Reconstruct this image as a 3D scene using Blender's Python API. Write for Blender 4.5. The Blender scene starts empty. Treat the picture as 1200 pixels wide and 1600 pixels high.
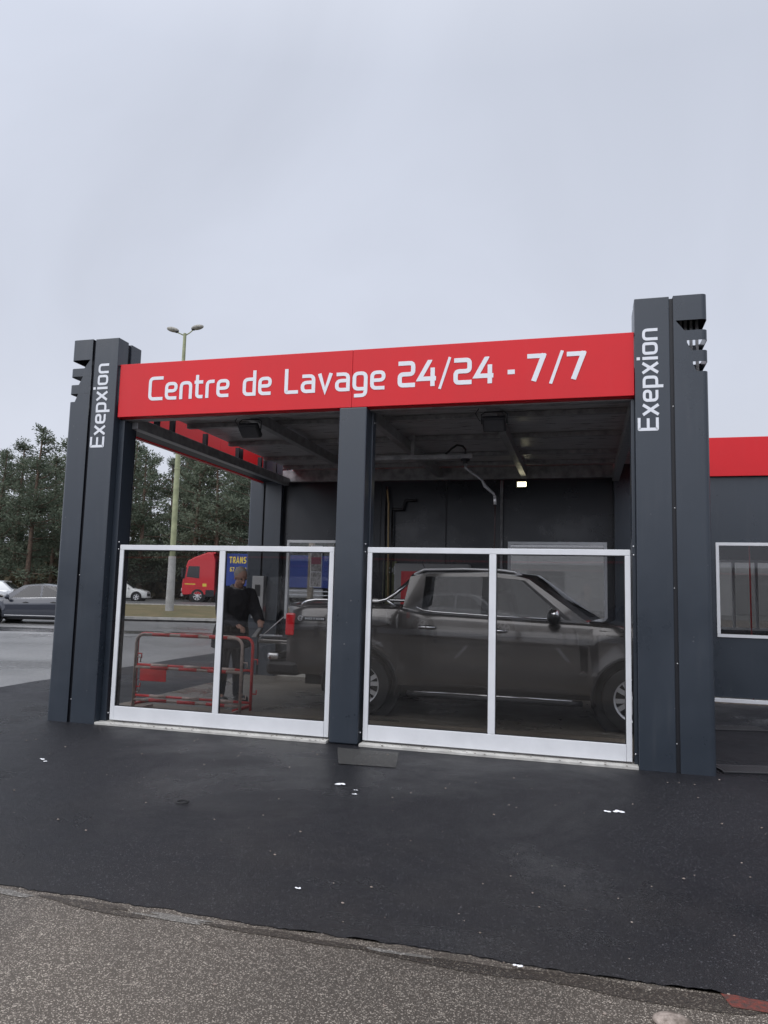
import bpy, bmesh, math, random
from mathutils import Vector, Matrix, noise
R = math.radians
rnd = random.Random(7)
sc = bpy.context.scene
col = sc.collection

# ------------------------------------------------------------------ camera, sky, sun
cam_d = bpy.data.cameras.new("camera"); cam = bpy.data.objects.new("camera", cam_d); col.objects.link(cam)
CAM = Vector((-0.4766, -7.1057, 1.53))
fw = Vector((-0.26115721, 0.95939926, 0.10653625)); rt = Vector((0.96529125, 0.25991684, 0.02561324)); up = Vector((0.00311724, -0.10952759, 0.99397887))
cam.matrix_world = Matrix(((rt.x, up.x, -fw.x, CAM.x), (rt.y, up.y, -fw.y, CAM.y), (rt.z, up.z, -fw.z, CAM.z), (0, 0, 0, 1)))
cam_d.sensor_fit = 'VERTICAL'; cam_d.sensor_height = 24.0; cam_d.lens = 1148.5 / 1600 * 24.0
cam_d.clip_start = 0.02; cam_d.clip_end = 2000
sc.camera = cam
sc.render.resolution_x = 768; sc.render.resolution_y = 1024
sc.view_settings.view_transform = 'Standard'; sc.view_settings.look = 'None'
sc.view_settings.exposure = 0.0; sc.view_settings.gamma = 1.0; sc.view_settings.use_curve_mapping = False
sc.cycles.max_bounces = 8; sc.cycles.transparent_max_bounces = 16

SUN_EL, SUN_AZ = R(48), R(205)       # azimuth clockwise from +y: behind the camera, to its left
w = bpy.data.worlds.new("World"); sc.world = w; w.use_nodes = True
nt = w.node_tree; nt.nodes.clear()
def N(t, typ, **kw):
    n = t.nodes.new(typ)
    for k, v in kw.items():
        if k == 'inp':
            for a, b in v.items(): n.inputs[a].default_value = b
        else: setattr(n, k, v)
    return n
out = N(nt, 'ShaderNodeOutputWorld'); bg = N(nt, 'ShaderNodeBackground')
sky = N(nt, 'ShaderNodeTexSky'); sky.sky_type = 'NISHITA'; sky.sun_disc = False
sky.sun_elevation = SUN_EL; sky.sun_rotation = SUN_AZ; sky.dust_density = 6; sky.air_density = 1.5
tc = N(nt, 'ShaderNodeTexCoord'); sep = N(nt, 'ShaderNodeSeparateXYZ'); nt.links.new(tc.outputs['Generated'], sep.inputs[0])
ramp = N(nt, 'ShaderNodeValToRGB'); nt.links.new(sep.outputs['Z'], ramp.inputs[0])
el = ramp.color_ramp.elements
el[0].position = 0.0; el[0].color = (7.5, 7.85, 8.8, 1)
el[1].position = 0.60; el[1].color = (6.1, 6.5, 7.55, 1)
e = el.new(0.32); e.color = (6.6, 7.0, 8.1, 1)
e = el.new(1.0); e.color = (9.5, 9.8, 10.6, 1)
# thin cloud mottling
nz = N(nt, 'ShaderNodeTexNoise', inp={'Scale': 2.2, 'Detail': 5, 'Roughness': 0.5, 'Distortion': 0.6}); nt.links.new(tc.outputs['Generated'], nz.inputs['Vector'])
mr = N(nt, 'ShaderNodeMapRange', inp={'From Min': 0.3, 'From Max': 0.7, 'To Min': 0.93, 'To Max': 1.07}); nt.links.new(nz.outputs['Fac'], mr.inputs['Value'])
# brighter cloud where the sun stands behind it
sd = Vector((math.sin(SUN_AZ) * math.cos(SUN_EL), math.cos(SUN_AZ) * math.cos(SUN_EL), math.sin(SUN_EL)))
dp = N(nt, 'ShaderNodeVectorMath', operation='DOT_PRODUCT'); nt.links.new(tc.outputs['Generated'], dp.inputs[0]); dp.inputs[1].default_value = sd
mr2 = N(nt, 'ShaderNodeMapRange', inp={'From Min': 0.0, 'From Max': 1.0, 'To Min': 1.0, 'To Max': 2.0}); mr2.interpolation_type = 'SMOOTHSTEP'; nt.links.new(dp.outputs['Value'], mr2.inputs['Value'])
mul = N(nt, 'ShaderNodeMath', operation='MULTIPLY'); nt.links.new(mr.outputs[0], mul.inputs[0]); nt.links.new(mr2.outputs[0], mul.inputs[1])
vs = N(nt, 'ShaderNodeVectorMath', operation='SCALE'); nt.links.new(ramp.outputs[0], vs.inputs[0]); nt.links.new(mul.outputs[0], vs.inputs['Scale'])
mx = N(nt, 'ShaderNodeMixRGB', inp={'Fac': 0.06}); nt.links.new(vs.outputs[0], mx.inputs[1]); nt.links.new(sky.outputs[0], mx.inputs[2])
nt.links.new(mx.outputs[0], bg.inputs['Color']); bg.inputs['Strength'].default_value = 0.1
nt.links.new(bg.outputs[0], out.inputs[0])
sl = bpy.data.lights.new("sun", 'SUN'); sl.energy = 1.3; sl.angle = R(70); sl.color = (1, 0.97, 0.93)
so = bpy.data.objects.new("sun", sl); col.objects.link(so)
so.rotation_euler = (-sd).to_track_quat('-Z', 'Y').to_euler()

# ------------------------------------------------------------------ materials
def mat(name, color, rough=0.5, metal=0.0, var=0.0, vscale=3.0, bump=0.0, bscale=40.0, rvar=0.0, spec=0.5, coat=0.0, dist=0.01, col2=None, emit=None, transl=0.0, stretch=None, specks=0.0):
    m = bpy.data.materials.new(name); m.use_nodes = True; t = m.node_tree
    b = t.nodes['Principled BSDF']; b.inputs['Base Color'].default_value = (*color, 1)
    b.inputs['Roughness'].default_value = rough; b.inputs['Metallic'].default_value = metal
    b.inputs['Specular IOR Level'].default_value = spec; b.inputs['Coat Weight'].default_value = coat; b.inputs['Coat Roughness'].default_value = 0.06
    tcn = N(t, 'ShaderNodeTexCoord'); src = tcn.outputs['Object']
    if stretch:
        mp = N(t, 'ShaderNodeMapping'); mp.inputs['Scale'].default_value = stretch; t.links.new(src, mp.inputs['Vector']); src = mp.outputs[0]
    if var or col2 or rvar:
        n = N(t, 'ShaderNodeTexNoise', inp={'Scale': vscale, 'Detail': 6, 'Roughness': 0.6}); t.links.new(src, n.inputs['Vector'])
        if var or col2:
            cr = N(t, 'ShaderNodeMixRGB'); c2 = col2 or tuple(min(1, c * (1 + var)) for c in color); c1 = color if col2 else tuple(c * (1 - var) for c in color)
            cr.inputs[1].default_value = (*c1, 1); cr.inputs[2].default_value = (*c2, 1)
            q = N(t, 'ShaderNodeMapRange', inp={'From Min': 0.35, 'From Max': 0.65}); t.links.new(n.outputs['Fac'], q.inputs['Value'])
            t.links.new(q.outputs[0], cr.inputs['Fac']); t.links.new(cr.outputs[0], b.inputs['Base Color'])
        if rvar:
            q = N(t, 'ShaderNodeMapRange', inp={'From Min': 0.3, 'From Max': 0.7, 'To Min': max(0.03, rough - rvar), 'To Max': min(1, rough + rvar)}); t.links.new(n.outputs['Fac'], q.inputs['Value']); t.links.new(q.outputs[0], b.inputs['Roughness'])
    if bump:
        n2 = N(t, 'ShaderNodeTexNoise', inp={'Scale': bscale, 'Detail': 4}); t.links.new(src, n2.inputs['Vector'])
        bp = N(t, 'ShaderNodeBump', inp={'Strength': bump, 'Distance': dist}); t.links.new(n2.outputs['Fac'], bp.inputs['Height']); t.links.new(bp.outputs[0], b.inputs['Normal'])
    if specks:   # sparse dried water drops and splash marks
        v = N(t, 'ShaderNodeTexVoronoi', inp={'Scale': 7.0}); t.links.new(tcn.outputs['Object'], v.inputs['Vector'])
        n3 = N(t, 'ShaderNodeTexNoise', inp={'Scale': 2.0, 'Detail': 3}); t.links.new(tcn.outputs['Object'], n3.inputs['Vector'])
        q = N(t, 'ShaderNodeMapRange', inp={'From Min': 0.035, 'From Max': 0.07, 'To Min': 1.0, 'To Max': 0.0}); t.links.new(v.outputs['Distance'], q.inputs['Value'])
        q2 = N(t, 'ShaderNodeMapRange', inp={'From Min': 0.5, 'From Max': 0.62, 'To Min': 0.0, 'To Max': specks}); t.links.new(n3.outputs['Fac'], q2.inputs['Value'])
        mm = N(t, 'ShaderNodeMath', operation='MULTIPLY'); t.links.new(q.outputs[0], mm.inputs[0]); t.links.new(q2.outputs[0], mm.inputs[1])
        n4 = N(t, 'ShaderNodeTexNoise', inp={'Scale': 5.0, 'Detail': 5}); mp4 = N(t, 'ShaderNodeMapping'); mp4.inputs['Scale'].default_value = (2.5, 2.5, .22); t.links.new(tcn.outputs['Object'], mp4.inputs['Vector']); t.links.new(mp4.outputs[0], n4.inputs['Vector'])
        q4 = N(t, 'ShaderNodeMapRange', inp={'From Min': 0.55, 'From Max': 0.8, 'To Min': 0.0, 'To Max': specks*.10}); t.links.new(n4.outputs['Fac'], q4.inputs['Value'])
        ad = N(t, 'ShaderNodeMath', operation='ADD'); t.links.new(mm.outputs[0], ad.inputs[0]); t.links.new(q4.outputs[0], ad.inputs[1])
        cs = N(t, 'ShaderNodeMixRGB'); t.links.new(ad.outputs[0], cs.inputs['Fac']); cs.inputs[2].default_value = (0.30, 0.29, 0.28, 1)
        old = b.inputs['Base Color'].links
        if old: t.links.new(old[0].from_socket, cs.inputs[1])
        else: cs.inputs[1].default_value = (*color, 1)
        t.links.new(cs.outputs[0], b.inputs['Base Color'])
    if emit: b.inputs['Emission Color'].default_value = (*emit[0], 1); b.inputs['Emission Strength'].default_value = emit[1]
    if transl:
        tr = N(t, 'ShaderNodeBsdfTranslucent'); tr.inputs[0].default_value = (*color, 1)
        ms = N(t, 'ShaderNodeMixShader', inp={'Fac': transl}); t.links.new(b.outputs[0], ms.inputs[1]); t.links.new(tr.outputs[0], ms.inputs[2]); t.links.new(ms.outputs[0], t.nodes['Material Output'].inputs[0])
    return m

def glass_mat(name, tint, ior=1.5, wave=0.0, gl=(0.9, 0.9, 0.92), dirt=0.0):
    m = bpy.data.materials.new(name); m.use_nodes = True; t = m.node_tree; t.nodes.remove(t.nodes['Principled BSDF'])
    tr = N(t, 'ShaderNodeBsdfTransparent'); tr.inputs[0].default_value = (*tint, 1)
    g = N(t, 'ShaderNodeBsdfGlossy', inp={'Roughness': 0.0}); g.inputs[0].default_value = (*gl, 1)
    f = N(t, 'ShaderNodeFresnel', inp={'IOR': ior}); ms = N(t, 'ShaderNodeMixShader')
    t.links.new(f.outputs[0], ms.inputs[0]); t.links.new(tr.outputs[0], ms.inputs[1]); t.links.new(g.outputs[0], ms.inputs[2])
    t.links.new(ms.outputs[0], t.nodes['Material Output'].inputs[0])
    if dirt:     # dried runs on the pane
        tcn = N(t, 'ShaderNodeTexCoord'); mp = N(t, 'ShaderNodeMapping'); mp.inputs['Scale'].default_value = (30, 1, 3.5); t.links.new(tcn.outputs['Object'], mp.inputs['Vector'])
        n = N(t, 'ShaderNodeTexNoise', inp={'Scale': 1.0, 'Detail': 6, 'Roughness': .65}); t.links.new(mp.outputs[0], n.inputs['Vector'])
        q = N(t, 'ShaderNodeMapRange', inp={'From Min': 0.48, 'From Max': 0.75, 'To Min': 0.004, 'To Max': dirt}); t.links.new(n.outputs['Fac'], q.inputs['Value'])
        df = N(t, 'ShaderNodeBsdfDiffuse'); df.inputs[0].default_value = (.32, .30, .27, 1); m2 = N(t, 'ShaderNodeMixShader')
        t.links.new(q.outputs[0], m2.inputs[0]); t.links.new(ms.outputs[0], m2.inputs[1]); t.links.new(df.outputs[0], m2.inputs[2]); t.links.new(m2.outputs[0], t.nodes['Material Output'].inputs[0])
    if wave:
        tcn = N(t, 'ShaderNodeTexCoord'); n = N(t, 'ShaderNodeTexNoise', inp={'Scale': 1.1, 'Detail': 0}); t.links.new(tcn.outputs['Object'], n.inputs['Vector'])
        bp = N(t, 'ShaderNodeBump', inp={'Strength': 1.0, 'Distance': wave}); t.links.new(n.outputs['Fac'], bp.inputs['Height']); t.links.new(bp.outputs[0], g.inputs['Normal'])
    return m

def asphalt(name, c_dark, c_light, speck, speck_amt, rough, rvar, scale=160.0, bump=0.5, patch=None, blot=0.5, dust=None):
    m = bpy.data.materials.new(name); m.use_nodes = True; t = m.node_tree; b = t.nodes['Principled BSDF']
    g = N(t, 'ShaderNodeNewGeometry'); P = g.outputs['Position']
    n1 = N(t, 'ShaderNodeTexNoise', inp={'Scale': scale, 'Detail': 3, 'Roughness': 0.7}); t.links.new(P, n1.inputs['Vector'])
    n2 = N(t, 'ShaderNodeTexNoise', inp={'Scale': blot, 'Detail': 6, 'Roughness': 0.6, 'Distortion': 0.4}); t.links.new(P, n2.inputs['Vector'])
    v = N(t, 'ShaderNodeTexVoronoi', inp={'Scale': scale * 0.9, 'Randomness': 1.0}); t.links.new(P, v.inputs['Vector'])
    mxc = N(t, 'ShaderNodeMixRGB'); mxc.inputs[1].default_value = (*c_dark, 1); mxc.inputs[2].default_value = (*c_light, 1)
    q = N(t, 'ShaderNodeMapRange', inp={'From Min': 0.38, 'From Max': 0.62}); t.links.new(n1.outputs['Fac'], q.inputs['Value']); t.links.new(q.outputs[0], mxc.inputs['Fac'])
    # pale stones: random cell value above a threshold
    sepc = N(t, 'ShaderNodeSeparateColor'); t.links.new(v.outputs['Color'], sepc.inputs[0])
    gt = N(t, 'ShaderNodeMapRange', inp={'From Min': 1 - speck_amt, 'From Max': 1.0}); t.links.new(sepc.outputs[0], gt.inputs['Value'])
    mc2 = N(t, 'ShaderNodeMixRGB'); mc2.inputs[2].default_value = (*speck, 1); t.links.new(mxc.outputs[0], mc2.inputs[1]); t.links.new(gt.outputs[0], mc2.inputs['Fac'])
    # large tone drift
    q2 = N(t, 'ShaderNodeMapRange', inp={'From Min': 0.3, 'From Max': 0.7, 'To Min': 0.72, 'To Max': 1.25}); t.links.new(n2.outputs['Fac'], q2.inputs['Value'])
    sc2 = N(t, 'ShaderNodeVectorMath', operation='SCALE'); t.links.new(mc2.outputs[0], sc2.inputs[0]); t.links.new(q2.outputs[0], sc2.inputs['Scale'])
    if dust:     # brown grit tracked over the edge
        sx = N(t, 'ShaderNodeSeparateXYZ'); t.links.new(P, sx.inputs[0]); g1 = N(t, 'ShaderNodeMapRange', inp={'From Min': dust[0], 'From Max': dust[1], 'To Min': 0.62, 'To Max': 0.30}); t.links.new(sx.outputs['Y'], g1.inputs['Value'])
        nd = N(t, 'ShaderNodeTexNoise', inp={'Scale': 1.1, 'Detail': 8, 'Roughness': .7}); t.links.new(P, nd.inputs['Vector'])
        sb = N(t, 'ShaderNodeMath', operation='ADD'); t.links.new(g1.outputs[0], sb.inputs[0]); t.links.new(nd.outputs['Fac'], sb.inputs[1])
        g2 = N(t, 'ShaderNodeMapRange', inp={'From Min': 0.92, 'From Max': 1.25, 'To Min': 0.0, 'To Max': 0.16}); t.links.new(sb.outputs[0], g2.inputs['Value'])
        dm = N(t, 'ShaderNodeMixRGB'); dm.inputs[2].default_value = (0.085, 0.074, 0.062, 1); t.links.new(sc2.outputs[0], dm.inputs[1]); t.links.new(g2.outputs[0], dm.inputs['Fac']); sc2 = dm
    t.links.new(sc2.outputs[0], b.inputs['Base Color'])
    q3 = N(t, 'ShaderNodeMapRange', inp={'From Min': 0.35, 'From Max': 0.62, 'To Min': rough - rvar, 'To Max': rough + rvar}); t.links.new(n2.outputs['Fac'], q3.inputs['Value']); t.links.new(q3.outputs[0], b.inputs['Roughness'])
    bp = N(t, 'ShaderNodeBump', inp={'Strength': bump, 'Distance': 0.004}); 
    ad = N(t, 'ShaderNodeMath', operation='ADD'); t.links.new(n1.outputs['Fac'], ad.inputs[0]); t.links.new(sepc.outputs[1], ad.inputs[1])
    t.links.new(ad.outputs[0], bp.inputs['Height']); t.links.new(bp.outputs[0], b.inputs['Normal'])
    return m

M = {}
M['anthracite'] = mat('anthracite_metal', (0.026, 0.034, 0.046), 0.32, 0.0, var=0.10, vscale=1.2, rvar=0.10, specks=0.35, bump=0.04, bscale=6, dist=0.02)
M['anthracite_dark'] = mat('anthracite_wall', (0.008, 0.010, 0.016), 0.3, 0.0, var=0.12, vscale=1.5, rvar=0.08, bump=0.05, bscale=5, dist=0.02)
M['groove'] = mat('groove_dark', (0.012, 0.013, 0.018), 0.5)
M['red'] = mat('red_fascia', (0.60, 0.013, 0.020), 0.45, var=0.05, vscale=0.8, rvar=0.05, bump=0.03, bscale=3, dist=0.02, spec=0.3, specks=0.12)
M['red_thin'] = mat('red_fascia_translucent', (0.66, 0.03, 0.035), 0.4, transl=0.45)
M['letter'] = mat('letter_white', (0.70, 0.72, 0.76), 0.45, var=0.03)
M['alu'] = mat('alu_white', (0.66, 0.67, 0.69), 0.38, specks=0.25, var=0.04, vscale=4, rvar=0.06, bump=0.02, bscale=20)
M['galv'] = mat('galvanised', (0.27, 0.27, 0.28), 0.42, 0.3, var=0.3, vscale=9, rvar=0.12, bump=0.08, bscale=30)
M['ceil'] = mat('ceiling_sheet', (0.42, 0.42, 0.43), 0.36, 0.2, var=0.22, vscale=3, rvar=0.14, bump=0.25, bscale=9, stretch=(1, 6, 1))
M['concrete'] = mat('pale_concrete', (0.46, 0.45, 0.42), 0.75, var=0.2, vscale=6, bump=0.3, bscale=60)
M['dirt'] = mat('sill_dirt', (0.16, 0.14, 0.12), 0.85, var=0.4, vscale=20)
M['glass'] = glass_mat('screen_glass', (0.775, 0.775, 0.775), 1.44, wave=0.002, dirt=0.016)
M['window'] = glass_mat('window_glass', (0.74, 0.74, 0.74), 1.45, wave=0.001)
M['carglass'] = glass_mat('car_glass', (0.27, 0.28, 0.28), 1.55)
M['black'] = mat('black_plastic', (0.012, 0.012, 0.014), 0.45, bump=0.05)
M['rubber'] = mat('rubber', (0.016, 0.016, 0.017), 0.75, bump=0.2, bscale=90)
M['chrome'] = mat('chrome', (0.75, 0.75, 0.76), 0.12, 1.0)
M['silver'] = mat('silver_alloy', (0.72, 0.72, 0.73), 0.3, 0.6)
M['pickup'] = mat('pickup_paint', (0.105, 0.099, 0.096), 0.19, 0.55, coat=1.0, var=0.04, rvar=0.03, bump=0.01, bscale=3)
M['darkcar'] = mat('blue_grey_paint', (0.018, 0.022, 0.034), 0.3, 0.3, coat=1.0)
M['silvercar'] = mat('silver_paint', (0.42, 0.43, 0.44), 0.3, 0.6, coat=0.8)
M['whitecar'] = mat('white_paint', (0.72, 0.72, 0.7), 0.3, 0.0, coat=0.8)
M['bluecar'] = mat('navy_paint', (0.02, 0.03, 0.07), 0.3, 0.3, coat=0.8)
M['seat'] = mat('seat_fabric', (0.05, 0.05, 0.05), 0.8, bump=0.2)
M['seatgrey'] = mat('seat_grey', (0.16, 0.155, 0.15), 0.8, bump=0.2)
M['lens_red'] = mat('lamp_lens_red', (0.62, 0.012, 0.02), 0.15, coat=1.0, emit=((0.8, 0.02, 0.03), 0.12))
M['lens_clear'] = mat('lamp_lens_clear', (0.6, 0.62, 0.64), 0.1, coat=1.0)
M['truckred'] = mat('truck_red', (0.62, 0.02, 0.03), 0.35, coat=0.5)
M['trailer'] = mat('trailer_blue', (0.02, 0.05, 0.25), 0.5, var=0.1, vscale=0.4)
M['yellow'] = mat('lettering_yellow', (0.8, 0.6, 0.08), 0.5)
M['bred'] = mat('barrier_red', (0.55, 0.03, 0.03), 0.4, var=0.15, vscale=12)
M['bwhite'] = mat('barrier_white', (0.42, 0.33, 0.29), 0.5, var=0.25, vscale=15)
M['coat'] = mat('coat_cloth', (0.014, 0.014, 0.018), 0.9, bump=0.3, bscale=30, var=0.2)
M['trouser'] = mat('trouser_cloth', (0.02, 0.02, 0.026), 0.9, bump=0.3, bscale=40)
M['collar'] = mat('collar_cloth', (0.16, 0.15, 0.145), 0.9, bump=0.3, bscale=60)
M['skin'] = mat('skin', (0.38, 0.22, 0.165), 0.5, var=0.08, vscale=20)
M['hair'] = mat('hair_grey', (0.30, 0.26, 0.22), 0.7, bump=0.5, bscale=120)
M['hair_dark'] = mat('hair_brown', (0.05, 0.035, 0.025), 0.7, bump=0.5, bscale=120)
M['shoe'] = mat('shoe_black', (0.015, 0.014, 0.014), 0.4)
M['sneaker'] = mat('sneaker_pale', (0.6, 0.6, 0.56), 0.6)
M['hose'] = mat('hose_dark', (0.03, 0.012, 0.012), 0.5)
M['hose_y'] = mat('hose_tan', (0.35, 0.25, 0.12), 0.5)
M['lamp_on'] = mat('lamp_lit', (0.9, 0.9, 0.8), 0.4, emit=((1.0, 0.93, 0.62), 5))
M['lamp_off'] = mat('lamp_glass', (0.05, 0.05, 0.055), 0.12)
M['poleg'] = mat('pole_green', (0.25, 0.27, 0.155), 0.6, var=0.2, vscale=3)
M['polec'] = mat('pole_concrete', (0.42, 0.42, 0.41), 0.8, var=0.15, vscale=3)
M['lamphead'] = mat('lamp_head', (0.25, 0.24, 0.21), 0.6, var=0.4, vscale=10)
M['paintw'] = mat('road_paint', (0.42, 0.42, 0.42), 0.6, var=0.3, vscale=14)
M['foam'] = mat('foam_white', (0.85, 0.86, 0.88), 0.6, bump=0.6, bscale=120, dist=0.004)
M['iron'] = mat('cast_iron', (0.03, 0.03, 0.032), 0.45, 0.6, bump=0.2)
M['gratem'] = mat('grate_iron', (0.07, 0.07, 0.075), 0.5, 0.4)
M['grass'] = mat('dry_grass', (0.23, 0.175, 0.09), 0.95, col2=(0.14, 0.13, 0.06), vscale=1.2, bump=0.6, bscale=40, dist=0.05)
M['bark'] = mat('pine_bark', (0.11, 0.075, 0.055), 0.9, var=0.35, vscale=5, bump=0.6, bscale=20, dist=0.05)
M['under'] = mat('undergrowth', (0.03, 0.036, 0.022), 0.95, var=0.5, vscale=1.0, bump=0.8, bscale=6, dist=0.2)
M['grey_wall'] = mat('grey_cladding', (0.33, 0.33, 0.33), 0.6, var=0.05, vscale=0.3)
M['pale_wall'] = mat('pale_render', (0.22, 0.22, 0.22), 0.7, var=0.06, vscale=0.5)
M['board_green'] = mat('board_green', (0.16, 0.17, 0.08), 0.5, var=0.5, vscale=14)
M['poster'] = mat('poster_paper', (0.35, 0.34, 0.34), 0.5, col2=(0.09, 0.08, 0.08), vscale=18)
M['poster_red'] = mat('poster_red', (0.2, 0.05, 0.08), 0.5)
M['wood'] = mat('beige_post', (0.36, 0.31, 0.24), 0.7, var=0.15, vscale=6)
M['stone'] = mat('pale_stone', (0.36, 0.30, 0.26), 0.9, col2=(0.12, 0.095, 0.075), vscale=28, bump=0.5, bscale=80)
M['redpaint'] = mat('worn_red_marking', (0.17, 0.03, 0.018), 0.7, col2=(0.05, 0.03, 0.025), vscale=40, bump=0.6, bscale=120)
M['ground'] = asphalt('old_asphalt', (0.040, 0.032, 0.025), (0.130, 0.108, 0.085), (0.50, 0.44, 0.37), 0.26, 0.50, 0.12, 250.0, 1.0)
M['fresh'] = asphalt('fresh_asphalt', (0.003, 0.003, 0.005), (0.023, 0.023, 0.028), (0.10, 0.10, 0.108), 0.07, 0.40, 0.22, 190.0, 1.3, dust=(-3.9, -1.6))
M['fresh'].node_tree.nodes['Principled BSDF'].inputs['Specular IOR Level'].default_value = 0.3
M['patchm'] = asphalt('patch_asphalt', (0.022, 0.022, 0.022), (0.06, 0.058, 0.055), (0.12, 0.12, 0.11), 0.2, 0.6, 0.08, 110.0, 0.8)
M['floorm'] = asphalt('wash_floor', (0.11, 0.097, 0.08), (0.19, 0.17, 0.14), (0.2, 0.19, 0.17), 0.1, 0.36, 0.2, 90.0, 0.15, blot=0.9)
M['roadm'] = asphalt('road_far', (0.11, 0.11, 0.108), (0.17, 0.17, 0.165), (0.3, 0.3, 0.29), 0.1, 0.55, 0.15, 60.0, 0.3, blot=0.1)

def needle_mat(name, c1, c2):
    m = bpy.data.materials.new(name); m.use_nodes = True; t = m.node_tree; b = t.nodes['Principled BSDF']
    oi = N(t, 'ShaderNodeObjectInfo'); g = N(t, 'ShaderNodeNewGeometry')
    n = N(t, 'ShaderNodeTexNoise', inp={'Scale': 0.8, 'Detail': 3}); tcn = N(t, 'ShaderNodeTexCoord'); t.links.new(tcn.outputs['Object'], n.inputs['Vector'])
    ad = N(t, 'ShaderNodeMath', operation='ADD'); t.links.new(n.outputs['Fac'], ad.inputs[0])
    m2 = N(t, 'ShaderNodeMath', operation='MULTIPLY_ADD'); t.links.new(g.outputs['Random Per Island'], m2.inputs[0]); m2.inputs[1].default_value = 0.5; m2.inputs[2].default_value = -0.3
    t.links.new(m2.outputs[0], ad.inputs[1])
    ad2 = N(t, 'ShaderNodeMath', operation='MULTIPLY_ADD'); t.links.new(oi.outputs['Random'], ad2.inputs[0]); ad2.inputs[1].default_value = 0.3; t.links.new(ad.outputs[0], ad2.inputs[2])
    c = N(t, 'ShaderNodeMixRGB'); c.inputs[1].default_value = (*c1, 1); c.inputs[2].default_value = (*c2, 1); t.links.new(ad2.outputs[0], c.inputs['Fac'])
    t.links.new(c.outputs[0], b.inputs['Base Color']); b.inputs['Roughness'].default_value = 0.7; b.inputs['Specular IOR Level'].default_value = 0.2
    tr = N(t, 'ShaderNodeBsdfTranslucent'); t.links.new(c.outputs[0], tr.inputs[0]); ms = N(t, 'ShaderNodeMixShader', inp={'Fac': 0.25})
    t.links.new(b.outputs[0], ms.inputs[1]); t.links.new(tr.outputs[0], ms.inputs[2]); t.links.new(ms.outputs[0], t.nodes['Material Output'].inputs[0])
    return m
M['needle'] = needle_mat('pine_needles', (0.036, 0.056, 0.040), (0.16, 0.185, 0.13))
M['needle_b'] = needle_mat('bush_leaves', (0.05, 0.045, 0.03), (0.12, 0.10, 0.06))

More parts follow.
